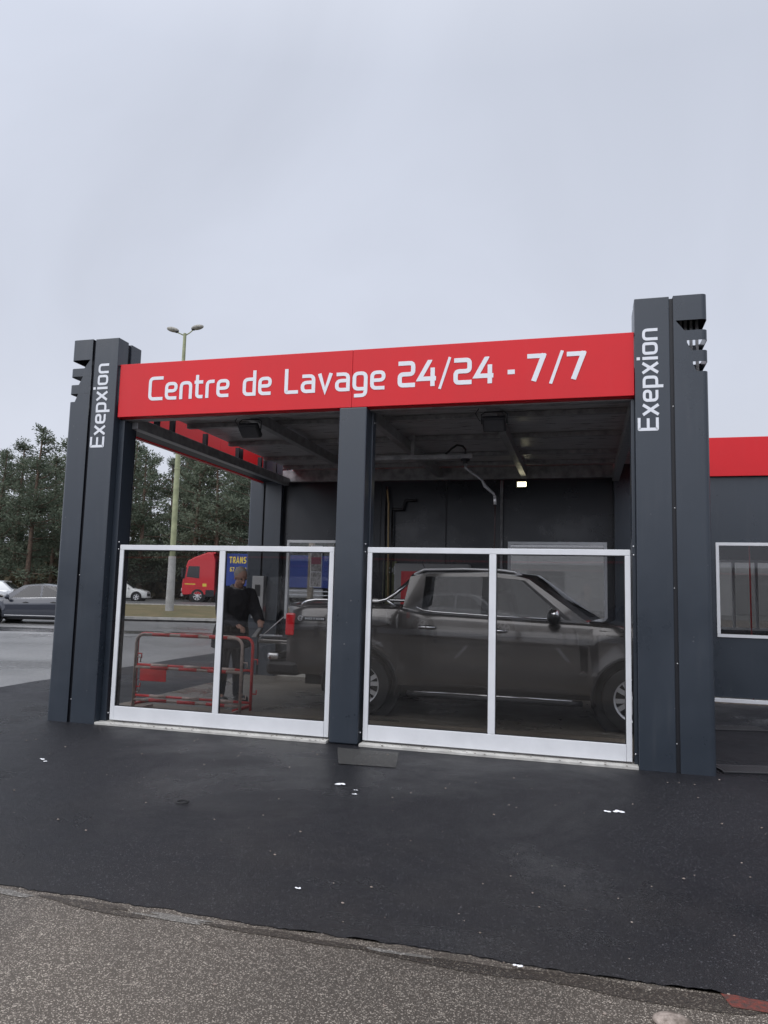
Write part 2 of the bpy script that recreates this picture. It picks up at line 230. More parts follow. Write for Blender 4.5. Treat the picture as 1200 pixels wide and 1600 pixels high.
# ------------------------------------------------------------------ mesh helpers
class MB:
    def __init__(s): s.v = []; s.f = []
    def add(s, vs, fs):
        k = len(s.v); s.v += [tuple(p) for p in vs]; s.f += [tuple(i + k for i in f) for f in fs]; return s
    def box(s, x0, x1, y0, y1, z0, z1):
        return s.add([(x0,y0,z0),(x1,y0,z0),(x1,y1,z0),(x0,y1,z0),(x0,y0,z1),(x1,y0,z1),(x1,y1,z1),(x0,y1,z1)],
                     [(0,3,2,1),(4,5,6,7),(0,1,5,4),(1,2,6,5),(2,3,7,6),(3,0,4,7)])
    def prism(s, pts, y0, y1):      # pts in (x, z), counter-clockwise seen from -y
        n = len(pts)
        return s.add([(x, y0, z) for x, z in pts] + [(x, y1, z) for x, z in pts],
                     [tuple(range(n)), tuple(reversed(range(n, 2*n)))] + [(i, i+n, (i+1) % n + n, (i+1) % n) for i in range(n)])
    def tube(s, pts, r, n=10, caps=True):
        pts = [Vector(p) for p in pts]; rs = r if isinstance(r, (list, tuple)) else [r] * len(pts)
        rings = []; prev = None
        for i, p in enumerate(pts):
            d = (pts[min(i+1, len(pts)-1)] - pts[max(i-1, 0)]).normalized()
            a = prev if prev is not None else (Vector((0,0,1)) if abs(d.z) < .9 else Vector((1,0,0)))
            u = (a - d * a.dot(d)).normalized(); v = d.cross(u); prev = u
            rings.append([p + (u * math.cos(2*math.pi*k/n) + v * math.sin(2*math.pi*k/n)) * rs[i] for k in range(n)])
        vs = [q for rg in rings for q in rg]; fs = []
        for i in range(len(pts)-1):
            for k in range(n): fs.append((i*n+k, i*n+(k+1) % n, (i+1)*n+(k+1) % n, (i+1)*n+k))
        if caps: fs += [tuple(reversed(range(n))), tuple(range((len(pts)-1)*n, len(pts)*n))]
        return s.add(vs, fs)
    def lathe(s, prof, c=(0,0,0), axis='y', n=32):   # prof: (radius, offset along axis)
        vs = []; fs = []
        for r, h in prof:
            for k in range(n):
                a = 2*math.pi*k/n; p = (math.cos(a)*r, math.sin(a)*r)
                q = (p[0], h, p[1]) if axis == 'y' else ((p[0], p[1], h) if axis == 'z' else (h, p[0], p[1]))
                vs.append((q[0]+c[0], q[1]+c[1], q[2]+c[2]))
        for i in range(len(prof)-1):
            for k in range(n): fs.append((i*n+k, i*n+(k+1) % n, (i+1)*n+(k+1) % n, (i+1)*n+k))
        return s.add(vs, fs)
    def ball(s, c, r, sx=1, sy=1, sz=1, nu=14, nv=9, rot=None):
        vs = []; fs = []
        for i in range(nv+1):
            th = math.pi*i/nv
            for k in range(nu):
                a = 2*math.pi*k/nu; p = Vector((math.sin(th)*math.cos(a)*r*sx, math.sin(th)*math.sin(a)*r*sy, math.cos(th)*r*sz))
                if rot: p = rot @ p
                vs.append((p.x+c[0], p.y+c[1], p.z+c[2]))
        for i in range(nv):
            for k in range(nu): fs.append((i*nu+k, (i+1)*nu+k, (i+1)*nu+(k+1) % nu, i*nu+(k+1) % nu))
        return s.add(vs, fs)
    def build(s, name, m, parent=None, smooth=False, bevel=0.0, seg=2, loc=None):
        me = bpy.data.meshes.new(name); me.from_pydata(s.v, [], s.f); me.update()
        bm = bmesh.new(); bm.from_mesh(me); bmesh.ops.remove_doubles(bm, verts=bm.verts, dist=1e-6)
        bmesh.ops.recalc_face_normals(bm, faces=bm.faces); bm.to_mesh(me); bm.free()
        o = bpy.data.objects.new(name, me); col.objects.link(o)
        for mm in (m if isinstance(m, list) else [m]): me.materials.append(mm)
        if smooth:
            for p in me.polygons: p.use_smooth = True
            if smooth == 'auto':
                md = o.modifiers.new('es', 'EDGE_SPLIT'); md.split_angle = R(38)
        if bevel:
            b = o.modifiers.new('bevel', 'BEVEL'); b.width = bevel; b.segments = seg; b.limit_method = 'ANGLE'; b.angle_limit = R(40)
        if parent: o.parent = parent
        if loc is not None: o.location = loc
        return o
def box(name, m, parent, *a, bevel=0.004): return MB().box(*a).build(name, m, parent, bevel=bevel)
def tag(o, label, cat, group=None, kind=None):
    if label: o['label'] = label
    if cat: o['category'] = cat
    if group: o['group'] = group
    if kind: o['kind'] = kind
    return o
def structure(o, label=None, cat=None): o['kind'] = 'structure'; return tag(o, label, cat)
def thing(name, label, cat, loc=(0,0,0), rz=0, group=None):
    o = bpy.data.objects.new(name, None); col.objects.link(o); o.location = loc; o.rotation_euler = (0,0,rz); o.empty_display_size = .2
    return tag(o, label, cat, group)
def kids(o): return [c for c in bpy.data.objects if c.parent == o]
def dup(o, parent=None):
    c = o.copy(); col.objects.link(c)
    if parent: c.parent = parent
    for ch in kids(o): dup(ch, c)
    return c

# ------------------------------------------------------------------ stroke lettering
H = 0.075
def fillet(pts, r, n=4):
    out = [Vector(pts[0])]
    for i in range(1, len(pts)-1):
        p = Vector(pts[i]); a = Vector(pts[i-1]) - p; b = Vector(pts[i+1]) - p
        k = min(r, a.length*.49, b.length*.49)
        if k < 1e-4: out.append(p); continue
        p0 = p + a.normalized()*k; p1 = p + b.normalized()*k
        for j in range(n+1):
            t = j/n; out.append(p0*(1-t)**2 + p*2*t*(1-t) + p1*t*t)
    out.append(Vector(pts[-1])); return out
def glyph(ch, h):
    """stroke paths of a squared technical letter: (width, [(points, fillet radius, stroke factor)])"""
    X = .74; t = X-h; T = 1-h
    def W(w): return w-h
    f = .17
    g = {
     'C': (.66, [([(.66,T),(h,T),(h,h),(.66,h)], f)]),
     'e': (.56, [([(2*h,.37),(W(.56),.37),(W(.56),t),(h,t),(h,h),(.53,h)], f)]),
     'n': (.56, [([(h,0),(h,t),(W(.56),t),(W(.56),0)], f)]),
     't': (.40, [([(.12,.97),(.12,h),(.38,h)], f), ([(0,t),(.38,t)], 0)]),
     'r': (.38, [([(h,0),(h,t),(.38,t)], f)]),
     'd': (.56, [([(W(.56),1.02),(W(.56),0)], 0), ([(W(.56),t),(h,t),(h,h),(W(.56),h)], f)]),
     'L': (.54, [([(h,1),(h,h),(.54,h)], .05)]),
     'a': (.56, [([(.05,t),(W(.56),t),(W(.56),0)], f), ([(W(.56),h),(h,h),(h,.42),(W(.56),.42)], f)]),
     'v': (.56, [([(.06,.74),(.28,.04),(.50,.74)], 0)]),
     'g': (.56, [([(W(.56)-h,h),(h,h),(h,t),(W(.56),t),(W(.56),-.19),(.07,-.19)], f)]),
     '2': (.68, [([(.02,T),(W(.68),T),(W(.68),.5),(h,.5),(h,h),(.68,h)], f*.8)]),
     '4': (.68, [([(.44,1.0),(.44,.98),(h*.6,.29),(.68,.29)], .0), ([(.55,.70),(.55,0)], 0)]),
     '/': (.42, [([(.02,-.12),(.40,1.06)], 0)]),
     '-': (.3, [([(0,.38),(.3,.38)], 0)]),
     '7': (.62, [([(.0,T),(.60,T)], 0), ([(.555,.99),(.21,0)], 0)]),
     '6': (.6, [([(.56,T),(h,T),(h,h),(W(.6),h),(W(.6),.55),(2*h,.55)], f)]),
     'E': (.6, [([(.6,T),(h,T),(h,h),(.6,h)], .02), ([(h,.5),(.57,.5)], 0)]),
     'x': (.56, [([(.05,.74),(.51,0)], 0), ([(.51,.74),(.05,0)], 0)]),
     'p': (.56, [([(h,-.24),(h,.74)], 0), ([(h,t),(W(.56),t),(W(.56),h),(h,h)], f)]),
     'i': (.17, [([(.085,0),(.085,.74)], 0), ([(.085,.86),(.085,1.02)], 0)]),
     'o': (.58, [([(.29,t),(h,t),(h,h),(W(.58),h),(W(.58),t),(.29,t)], f)]),
     'T': (.6, [([(0,T),(.6,T)], 0), ([(.3,T),(.3,0)], 0)]),
     'R': (.6, [([(h,0),(h,T),(W(.6),T),(W(.6),.45),(2*h,.45)], f*.6), ([(.3,.45),(.56,0)], 0)]),
     'A': (.66, [([(.04,0),(.33,.96),(.62,0)], 0), ([(.14,.27),(.52,.27)], 0)]),
     'N': (.64, [([(h,0),(h,1)], 0), ([(h,.97),(.64-h,.03)], 0), ([(.64-h,0),(.64-h,1)], 0)]),
     'S': (.6, [([(.57,T),(h,T),(h,.5),(W(.6),.5),(W(.6),h),(.02,h)], f)]),
     'B': (.6, [([(h,0),(h,1)], 0), ([(2*h,T),(W(.6),T),(W(.6),.52),(2*h,.52)], f*.4), ([(W(.6)-.01,.52),(W(.6),h),(2*h,h)], f*.4)]),
     'U': (.62, [([(h,1),(h,h),(W(.62),h),(W(.62),1)], f)]),
     'M': (.8, [([(h,0),(h,1)], 0), ([(h,.97),(.4,.3),(.8-h,.97)], 0), ([(.8-h,0),(.8-h,1)], 0)]),
     'O': (.66, [([(.33,T),(h,T),(h,h),(W(.66),h),(W(.66),T),(.33,T)], f)]),
     'I': (.17, [([(.085,0),(.085,1)], 0)]),
     '0': (.58, [([(.29,T),(h,T),(h,h),(W(.58),h),(W(.58),T),(.29,T)], f)]),
     ' ': (.3, []),
    }
    return g[ch]
def text_paths(s, h=H, gap=.15):
    x = 0; out = []
    for ch in s:
        wd, ps = glyph(ch, h)
        for pts, f in ps:
            out.append(([Vector((px+x, py)) for px, py in fillet(pts, f)] if f else [Vector((px+x, py)) for px, py in pts], h*(.62 if ch == '/' else 1)))
        x += wd + gap
    return out, x - gap
def lettering(name, s, origin, ux, uy, nrm, width, height, m, parent, h=H, gap=.15, depth=.003):
    """text fitted into width x height (cap height); ux, uy: reading and up directions; nrm: outward"""
    paths, tw = text_paths(s, h, gap); sx = width/tw; mb = MB()
    ux, uy, nrm, origin = Vector(ux), Vector(uy), Vector(nrm), Vector(origin)
    for j, (pts, hh) in enumerate(paths):
        L = []; Rr = []
        n = len(pts)
        for i in range(n):
            d0 = (pts[i]-pts[i-1]).normalized() if i else (pts[1]-pts[0]).normalized()
            d1 = (pts[i+1]-pts[i]).normalized() if i < n-1 else d0
            n0 = Vector((-d0.y, d0.x)); n1 = Vector((-d1.y, d1.x)); mm = (n0+n1)
            if mm.length < 1e-3: mm = n0.copy()
            mm.normalize(); k = hh/max(.45, mm.dot(n0))
            L.append(pts[i]+mm*k); Rr.append(pts[i]-mm*k)
        dz = depth + .0003*(j % 5)
        P = lambda q, d: origin + ux*(q.x*sx) + uy*(q.y*height) + nrm*d
        vs = [P(q, dz) for q in L] + [P(q, dz) for q in Rr] + [P(q, 0) for q in L] + [P(q, 0) for q in Rr]
        fs = []
        for i in range(n-1):
            fs += [(i, i+1, n+i+1, n+i), (i, 2*n+i, 2*n+i+1, i+1), (n+i, n+i+1, 3*n+i+1, 3*n+i)]
        fs += [(0, n, 3*n, 2*n), (n-1, 3*n-1, 4*n-1, 2*n-1)]
        mb.add(vs, fs)
    me = bpy.data.meshes.new(name); me.from_pydata(mb.v, [], mb.f); me.materials.append(m)
    o = bpy.data.objects.new(name, me); col.objects.link(o); o.parent = parent
    return o

# ------------------------------------------------------------------ ground
EN, EE = Vector((-0.28, 0.96)), Vector((0.96, 0.28))     # away from / along the far road
def gz(x, y):
    s = EN.x*x + EN.y*y; t = min(1, max(0, (s-20.5)/9.5)); return .3*t*t*(3-2*t)
def st(s, e): return (EN.x*s + EE.x*e, EN.y*s + EE.y*e)
def sheet(name, m, s_list, e_list, dz, zf=None):
    vs = []; fs = []
    for s_ in s_list:
        for e_ in e_list:
            x, y = st(s_, e_); vs.append((x, y, gz(x, y) + (zf(x, y) if zf else dz)))
    k = len(e_list)
    for i in range(len(s_list)-1):
        for j in range(k-1): fs.append((i*k+j, i*k+j+1, (i+1)*k+j+1, (i+1)*k+j))
    return MB().add(vs, fs).build(name, m)
ss = [-220, -120, -80, -40, -20, -10, 0, 10, 16, 20.5] + [20.5+.7*i for i in range(1, 15)] + [34, 50, 70, 110, 220]
structure(sheet('ground', M['ground'], ss, [-220, -100, -60, -30, -10, 0, 10, 30, 60, 100, 220], 0))
M['lot'] = asphalt('wet_grey_asphalt', (0.10, 0.10, 0.10), (0.20, 0.20, 0.20), (0.36, 0.35, 0.34), 0.2, 0.36, 0.14, 120.0, 0.4, blot=0.25)
structure(sheet('parking_lot', M['lot'], [0, 10, 16, 20.5] + [20.5+.7*i for i in range(1, 5)], [-220, -100, -60, -30, -10, 0, 10, 30, 60, 100, 220], .003))
# fresh asphalt apron with a ragged edge, 12 mm above the old surface
r2 = random.Random(3); pts = []
def edge(a, b, step, amp):
    a = Vector(a); b = Vector(b); n = int((b-a).length/step); nn = Vector((-(b-a).y, (b-a).x)).normalized(); w1 = 0
    for i in range(n):
        w1 = w1*.8 + r2.uniform(-1, 1)*amp*.6; p = a.lerp(b, i/n) + nn*(w1 + r2.uniform(-1, 1)*amp*.35); pts.append((p.x, p.y))
edge((-8.6, -3.87), (14, -3.72), .022, .011); edge((14, -3.72), (14, 16), 1, .02); edge((14, 16), (-8.7, 16), 1, .02); edge((-8.7, 16), (-8.6, -3.87), .2, .03)
mb = MB(); n = len(pts)
me = bpy.data.meshes.new('fresh_asphalt'); bm = bmesh.new()
top = [bm.verts.new((x, y, .005)) for x, y in pts]; bot = [bm.verts.new((x, y, -.01)) for x, y in pts]
bm.faces.new(top)
for i in range(n): bm.faces.new((top[i], bot[i], bot[(i+1) % n], top[(i+1) % n]))
bmesh.ops.triangulate(bm, faces=[f for f in bm.faces if len(f.verts) > 4]); bmesh.ops.recalc_face_normals(bm, faces=bm.faces)
bm.to_mesh(me); bm.free(); me.materials.append(M['fresh'])
fa = bpy.data.objects.new('fresh_asphalt', me); col.objects.link(fa); structure(fa)
# worn dirt and pale dust gathered along the seam
def blob_sheet(name, m, c, rx, ry, z, seed, n=40, th=0, amp=.25):
    rr = random.Random(seed); ph = [(rr.uniform(0, 6.28), rr.uniform(.3, 1)*amp/(k+1)) for k in range(6)]
    vs = [(c[0], c[1], z)]
    for i in range(n):
        a = 2*math.pi*i/n; r = 1 + sum(A*math.sin((k+2)*a+p) for k, (p, A) in enumerate(ph))
        x, y = rx*r*math.cos(a), ry*r*math.sin(a); vs.append((c[0]+x*math.cos(th)-y*math.sin(th), c[1]+x*math.sin(th)+y*math.cos(th), z))
    return MB().add(vs, [(0, i+1, (i+1) % n+1) for i in range(n)]).build(name, m)
structure(MB().add([(-2.78,-.14,.0085),(-2.17,-.12,.0085),(-2.05,-.72,.0085),(-2.56,-.76,.0085)], [(0,1,2,3)]).build('asphalt_patch', M['patchm']), 'square grey asphalt patch in front of the middle post', 'asphalt patch')
structure(MB().add([(.03,-3.79,.004),(.5,-3.76,.004),(.5,-3.905,.004),(.06,-3.90,.004)], [(0,1,2,3)]).build('road_marking', M['redpaint']), 'worn red painted marking at the edge of the asphalt', 'marking')
M['damp'] = asphalt('damp_asphalt', (0.020, 0.015, 0.011), (0.062, 0.048, 0.036), (0.22, 0.19, 0.15), 0.2, 0.36, 0.12, 210.0, 1.0)
M['dusty'] = asphalt('dusty_asphalt', (0.09, 0.083, 0.072), (0.18, 0.168, 0.15), (0.42, 0.39, 0.36), 0.25, 0.7, 0.08, 210.0, 0.8)
for c, rx, ry, sd_, mk in (((-.75,-3.90), .42, .055, 1, 'damp'), ((.0,-3.885), .40, .06, 2, 'damp'), ((-1.75,-3.895), .34, .03, 4, 'damp'), ((-2.75,-3.90), .28, .035, 5, 'damp'), ((-2.3,-3.895), .22, .022, 6, 'dusty'), ((-3.3,-3.90), .2, .03, 7, 'dusty'), ((-1.25,-3.89), .1, .018, 8, 'dusty')):
    structure(blob_sheet('stain', M[mk], c, rx, ry, .0018 + .0003*sd_/2, sd_, n=70, amp=.45))
# parking bay line and puddles by the dark car
def strip(name, m, a, b, wd, dz):
    a = Vector(a); b = Vector(b); nn = Vector((-(b-a).y, (b-a).x)).normalized()*wd/2; k = max(1, int((b-a).length/2)); vs = []; fs = []
    for i in range(k+1):
        p = a.lerp(b, i/k)
        for q in (p-nn, p+nn): vs.append((q.x, q.y, gz(q.x, q.y)+dz))
    for i in range(k): fs.append((2*i, 2*i+1, 2*i+3, 2*i+2))
    return MB().add(vs, fs).build(name, m)
structure(strip('parking_line', M['paintw'], (-22, 9.4), (-13.5, 12.4), .12, .009))
M['wet'] = asphalt('wet_asphalt', (0.02, 0.02, 0.022), (0.045, 0.045, 0.045), (0.1, 0.1, 0.1), 0.1, 0.14, 0.08, 90.0, 0.1)
structure(blob_sheet('puddle', M['wet'], (-18.5, 12.6), 6, 1.1, .007, 4, th=.3, amp=.3)); 
# far verge, kerb, road
structure(sheet('road', M['roadm'], [37.6, 44, 52, 58], [-120, -60, -30, 0, 30, 80], .01))
gr = sheet('grass_verge', M['grass'], [23.5+.6*i for i in range(24)], [-80+2*i for i in range(41)], .06); tag(gr, None, None, kind='stuff')
kb = sheet('kerb', M['concrete'], [23.35, 23.5], [-80+2*i for i in range(41)], .07); kb2 = kb.modifiers.new('s', 'SOLIDIFY'); kb2.thickness = .1; kb2.offset = -1; structure(kb)
kb = sheet('kerb', M['concrete'], [37.3, 37.55], [-80+2*i for i in range(41)], .12); kb2 = kb.modifiers.new('s', 'SOLIDIFY'); kb2.thickness = .2; kb2.offset = -1; structure(kb)
# the wash floor: brown wet concrete slab inside the bay
structure(MB().box(-6.15, .5, .24, 4.98, -.05, .022).build('wash_floor', M['floorm']))
M['apron'] = asphalt('apron_concrete', (0.17, 0.14, 0.105), (0.27, 0.225, 0.175), (0.3, 0.27, 0.22), 0.1, 0.45, 0.15, 90.0, 0.2, blot=1.2)
structure(MB().box(-6.15, .5, .24, 1.35, .01, .026).build('concrete_strip', M['apron']))
structure(MB().box(-6.15, .5, 1.35, 1.37, .01, .024).build('floor_joint', M['groove']))

# ------------------------------------------------------------------ car wash building
B = thing('car_wash_building', 'anthracite car wash bay with red fascia reading Centre de Lavage 24/24 - 7/7', 'car wash')
A = M['anthracite']
TH = 4.35
def outer_shell(parent, mirx, miry, X0, X1, Y0, Y1):
    """folded sheet-metal casing with three louvre cut-outs round its outer corner"""
    # plan path in local (u = distance from inner side, v = depth): front, rounded corner, side, corner, back
    Wd = X1-X0; Dp = Y1-Y0; r = .045; path = []
    path += [(0, .0)] + [(Wd*.1, 0), (Wd-r, 0)]
    path += [(Wd-r+r*math.sin(a), r-r*math.cos(a)) for a in [R(18), R(36), R(54), R(72), R(90)]]
    path += [(Wd, Dp-r)] + [(Wd-r+r*math.cos(a), Dp-r+r*math.sin(a)) for a in [R(18), R(36), R(54), R(72), R(90)]]
    path += [(0, Dp)]
    cuts = [(4.01, 4.11, .095, .02), (3.815, 3.915, .155, .105), (3.615, 3.71, .195, .155)]   # z0, z1, u at bottom, u at top
    zs = [0.0] + sorted({z for c in cuts for z in c[:2]}) + [TH]
    mb = MB()
    def pt(u, v, z): return ((X1-u if mirx else X0+u), (Y1-v if miry else Y0+v), z)
    for a, b in zip(zs[:-1], zs[1:]):
        c = [q for q in cuts if abs(q[0]-a) < 1e-6 and abs(q[1]-b) < 1e-6]
        if not c:
            for p, q in zip(path[:-1], path[1:]): mb.add([pt(*p, a), pt(*q, a), pt(*q, b), pt(*p, b)], [(0,1,2,3)])
        else:
            ub, ut = c[0][2], c[0][3]
            mb.add([pt(0,0,a), pt(ub,0,a), pt(ut,0,b), pt(0,0,b)], [(0,1,2,3)])
            mb.add([pt(0,Dp,a), pt(ub,Dp,a), pt(ut,Dp,b), pt(0,Dp,b)], [(0,1,2,3)])
    mb.add([pt(*p, TH) for p in path], [tuple(range(len(path)))])
    o = mb.build('outer_casing', A, parent); s = o.modifiers.new('sol', 'SOLIDIFY'); s.thickness = .005; s.offset = 0
    return o
def tower(x_out, x_in, y0, y1, front):
    """x_in = side towards the bay"""
    mir = x_out < x_in; t = thing('corner_tower', None, None); t.parent = B
    lo, hi = min(x_out, x_in), max(x_out, x_in)
    inn = (hi-.31, hi) if mir else (lo, lo+.31); outr = (lo, hi-.345) if mir else (lo+.345, hi)
    yf = (y0, y0+.19); yb = (y0+.255, y1)
    box('inner_casing', A, t, inn[0], inn[1], *yf, 0, TH, bevel=.006); box('inner_casing', A, t, inn[0]+.003, inn[1]-.003, *yb, 0, TH-.003, bevel=.006)
    outer_shell(t, mir, False, outr[0], outr[1], y0, y1)
    gx = (hi-.345, hi-.31) if mir else (lo+.31, lo+.345)
    box('recess', M['groove'], t, gx[0]-.02, gx[1]+.02, y0+.03, y1-.03, .002, TH-.012, bevel=0)
    box('recess', M['groove'], t, inn[0]+.03, inn[1]-.03, y0+.17, y0+.28, .002, TH-.012, bevel=0)
    for k in (.3, .45, .62, .8): xx = outr[0]+(outr[1]-outr[0])*k; box('louvre_post', M['galv'], t, xx-.012, xx+.012, y0+.2, y0+.24, 3.5, TH-.02, bevel=0)
    if front:
        for z in (.25, .95, 1.62, 2.35, 3.3):
            q = sum(gx)/2; q = q + (.008 if int(z*10) % 2 else -.008)
            MB().lathe([(0, -.004), (.006, -.003), (.007, 0)], (q, y0+.0285, z), 'y', 10).build('screw', M['silver'], t, smooth=True)
        ox = x_in-.215+.015 if False else None
        if mir: o = (hi-.31+.20, y0, 3.07)
        else: o = (lo+.205, y0, 3.07)
        lettering('lettering', 'Exepxion', o, (0,0,1), (-1,0,0), (0,-1,0), .98, .185, M['letter'], t, h=.068, gap=.085)
    return t
tower(-6.24, -5.62, 0, .45, True); tower(.637, 0, 0, .45, True)
tower(-6.24, -5.62, 4.87, 5.32, False); tower(.637, 0, 4.87, 5.32, False)
# middle post
t = thing('middle_post', None, None); t.parent = B
box('post_casing', A, t, -2.93, -2.63, .03, .21, .012, 3.42, bevel=.012); box('post_rail', A, t, -2.90, -2.612, .215, .33, .02, 3.42, bevel=.006)
for z in (.1, .9, 1.9, 3.3): MB().lathe([(0,.006),(.008,.004),(.008,0)], (-2.612, .27, z), 'x', 10).build('screw', M['silver'], t, smooth=True)
# side rails behind the front towers
for xa, xb in ((-5.62, -5.545), (-.035, 0)): box('side_rail', M['anthracite'], B, xa+.001, xb-.001, .1, .3, .03, 3.40)
# fascia
f = thing('front_fascia', None, None); f.parent = B
box('fascia_panel', M['red'], f, -5.60, -2.801, .032, .075, 3.42, 4.037, bevel=.004); box('fascia_panel', M['red'], f, -2.7988, -.004, .032, .075, 3.42, 4.037, bevel=.004)
box('fascia_return', M['red'], f, -5.615, -.002, .036, .14, 4.028, 4.034, bevel=0); box('fascia_lip', M['red'], f, -5.61, -.002, .078, .16, 3.415, 3.421, bevel=0)
ux, uz, nn = (1,0,0), (0,0,1), (0,-1,0)
for s, x0, x1 in (('Centre', -5.215, -4.21), ('de', -4.05, -3.71), ('Lavage', -3.56, -2.44), ('24/24', -2.31, -1.33), ('-', -1.19, -1.12), ('7/7', -1.0, -.44)):
    hs = .082 if s[0] in '27-' else .068
    lettering('lettering', s, (x0, .0315, 3.595 if s[0] not in '27-' else 3.605), ux, uz, nn, x1-x0, .275, M['letter'], f, h=hs, gap=.10 if s[0] not in '27' else .12)
# side fascias (thin sheet, daylight glows through)
for sx, x in ((0, -6.0), (1, .4)):
    for a, b in ((.46, 1.9), (1.905, 3.25), (3.255, 4.86)): MB().box(x-.003, x+.003, a, b, 3.40, 4.03).build('side_fascia', M['red_thin'], B)
    MB().box(x-.03, x+.03, .46, 4.86, 3.385, 3.399).build('fascia_edge', M['red'], B)
for a, b in ((-5.6, -2.803), (-2.798, -.004)): MB().box(a, b, 5.27, 5.31, 3.42, 4.03).build('rear_fascia', M['red'], B)
# roof frame
box('soffit', M['groove'], B, -5.965, -5.575, .46, 4.86, 3.40, 3.406, bevel=0)
for yy, za in ((.14, 3.405), (4.85, 3.40)): box('roof_beam', M['galv'], B, -5.61, -.01, yy, yy+.10, za, 3.60)
for x in (-5.52, .02): box('roof_beam', M['galv'], B, x-.05, x+.05, .245, 4.845, 3.33, 3.46)
for x in (-4.15, -2.78, -1.40): 
    box('roof_beam', M['galv'], B, x-.045, x+.045, .245, 4.845, 3.43, 3.56)
    for y in (1.3, 3.6): box('beam_bracket', M['galv'], B, x-.07, x+.07, y, y+.08, 3.557, 3.60, bevel=0)
for y in (1.2, 2.35, 3.55, 4.35): box('purlin', M['galv'], B, -5.40, .12, y, y+.07, 3.545, 3.602)
for y in (.7, 1.05, 1.9, 2.9, 3.0, 3.7, 4.3): box('gutter_bracket', M['groove'], B, -5.56, -5.50, y, y+.05, 3.461, 3.63, bevel=0)
for i in range(6):
    y0 = .10 + i*.82; MB().box(-5.42, .3, y0, y0+.815, 3.606, 3.64).build('ceiling_panel', M['ceil'], B, bevel=.003)
MB().box(-5.42, .3, .08, 5.0, 3.645, 3.70).build('roof_sheet', M['galv'], B)
# back wall with two framed windows
wl = thing('back_wall', None, None); wl.parent = B
wz0, wz1 = 1.0, 2.36; WX = [(-5.53, -3.99), (-1.66, -.11)]; D0, D1 = 5.0, 5.08
xs = [(-5.618, WX[0][0]), (WX[0][1], -2.69), (-2.685, WX[1][0]), (WX[1][1], -.002)]
wm = MB()
for a, b in xs: wm.box(a, b, D0, D1, .02, 3.42)
for a, b in WX: wm.box(a, b, D0+.001, D1-.001, .02, wz0); wm.box(a, b, D0+.001, D1-.001, wz1, 3.42)
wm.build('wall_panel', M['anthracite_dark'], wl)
def window(parent, a, b, z0, z1, y, posts=(), gm='window', fw_=.045, fm='alu', yd=.05):
    fr = MB(); fr.box(a, b, y-.02, y+yd, z1-fw_, z1); fr.box(a, b, y-.02, y+yd, z0, z0+fw_)
    for x0 in (a, b-fw_): fr.box(x0, x0+fw_, y-.02, y+yd, z0+fw_, z1-fw_)
    for x in posts: fr.box(x-.025, x+.025, y-.018, y+yd-.002, z0+fw_, z1-fw_)
    o = fr.build('window_frame', M[fm], parent, bevel=.003)
    MB().box(a+fw_-.01, b-fw_+.01, y+.01, y+.018, z0+fw_-.01, z1-fw_+.01).build('window_pane', M[gm], parent); return o
for a, b in WX: window(wl, a, b, wz0, wz1+.02, D0)
MB().tube([(-1.76, 4.93, .02), (-1.76, 4.93, 3.38)], .022).build('conduit', M['galv'], wl, smooth=True)
box('panel_joint', M['groove'], wl, -2.70, -2.675, 4.993, 5.0, .05, 3.4, bevel=0); box('panel_joint', M['groove'], wl, -3.84, -3.82, 4.993, 5.0, .05, 3.4, bevel=0)
box('wall_base', M['concrete'], wl, -5.6, -.02, 4.94, 4.998, .02, .10)
# sill under the screens
box('sill', M['concrete'], B, -5.62, -2.95, .0, .235, -.02, .030, bevel=.006); box('sill', M['concrete'], B, -2.61, -.002, .0, .235, -.02, .031, bevel=.006)
# glass screens
for a, b in ((-5.489, -2.954), (-2.595, -.052)):
    g = thing('glass_screen', None, None); g.parent = B
    z0, z1, m_ = .052, 1.968, (a+b)/2; y0, y1 = .08, .125
    fr = MB(); fr.box(a, b, y0, y1, z1-.056, z1)
    fr.box(a, a+.05, y0, y1, z0, z1-.057); fr.box(b-.05, b, y0, y1, z0, z1-.057)
    fr.box(m_-.034, m_+.034, y0, y1, z0+.151, z1-.057)
    fr.box(a+.051, b-.051, y0-.002, y1, z0, z0+.15)
    fr.build('screen_frame', M['alu'], g, bevel=.004)
    gk = MB()
    for u, v in ((a+.05, m_-.034), (m_+.034, b-.05)):
        gk.box(u, u+.008, y0+.012, y0+.03, z0+.15, z1-.056); gk.box(v-.008, v, y0+.012, y0+.03, z0+.15, z1-.056); gk.box(u+.008, v-.008, y0+.012, y0+.03, z1-.064, z1-.056); gk.box(u+.008, v-.008, y0+.012, y0+.03, z0+.15, z0+.158)
    gk.build('gasket', M['rubber'], g)
    for k, (u, v) in enumerate(((a+.05, m_-.034), (m_+.034, b-.05))): MB().box(u+.001, v-.001, y0+.018, y0+.026, z0+.151, z1-.057).build('glass_pane', M['glass'], g)
    for x in (a-.03, b+.03):
        for z in (1.92, 2.0, .12): MB().lathe([(0,-.006),(.008,-.005),(.008,0)], (x, .10 if x < -5 or x > -.5 else .1, z), 'y', 10).build('screw', M['silver'], g, smooth=True)

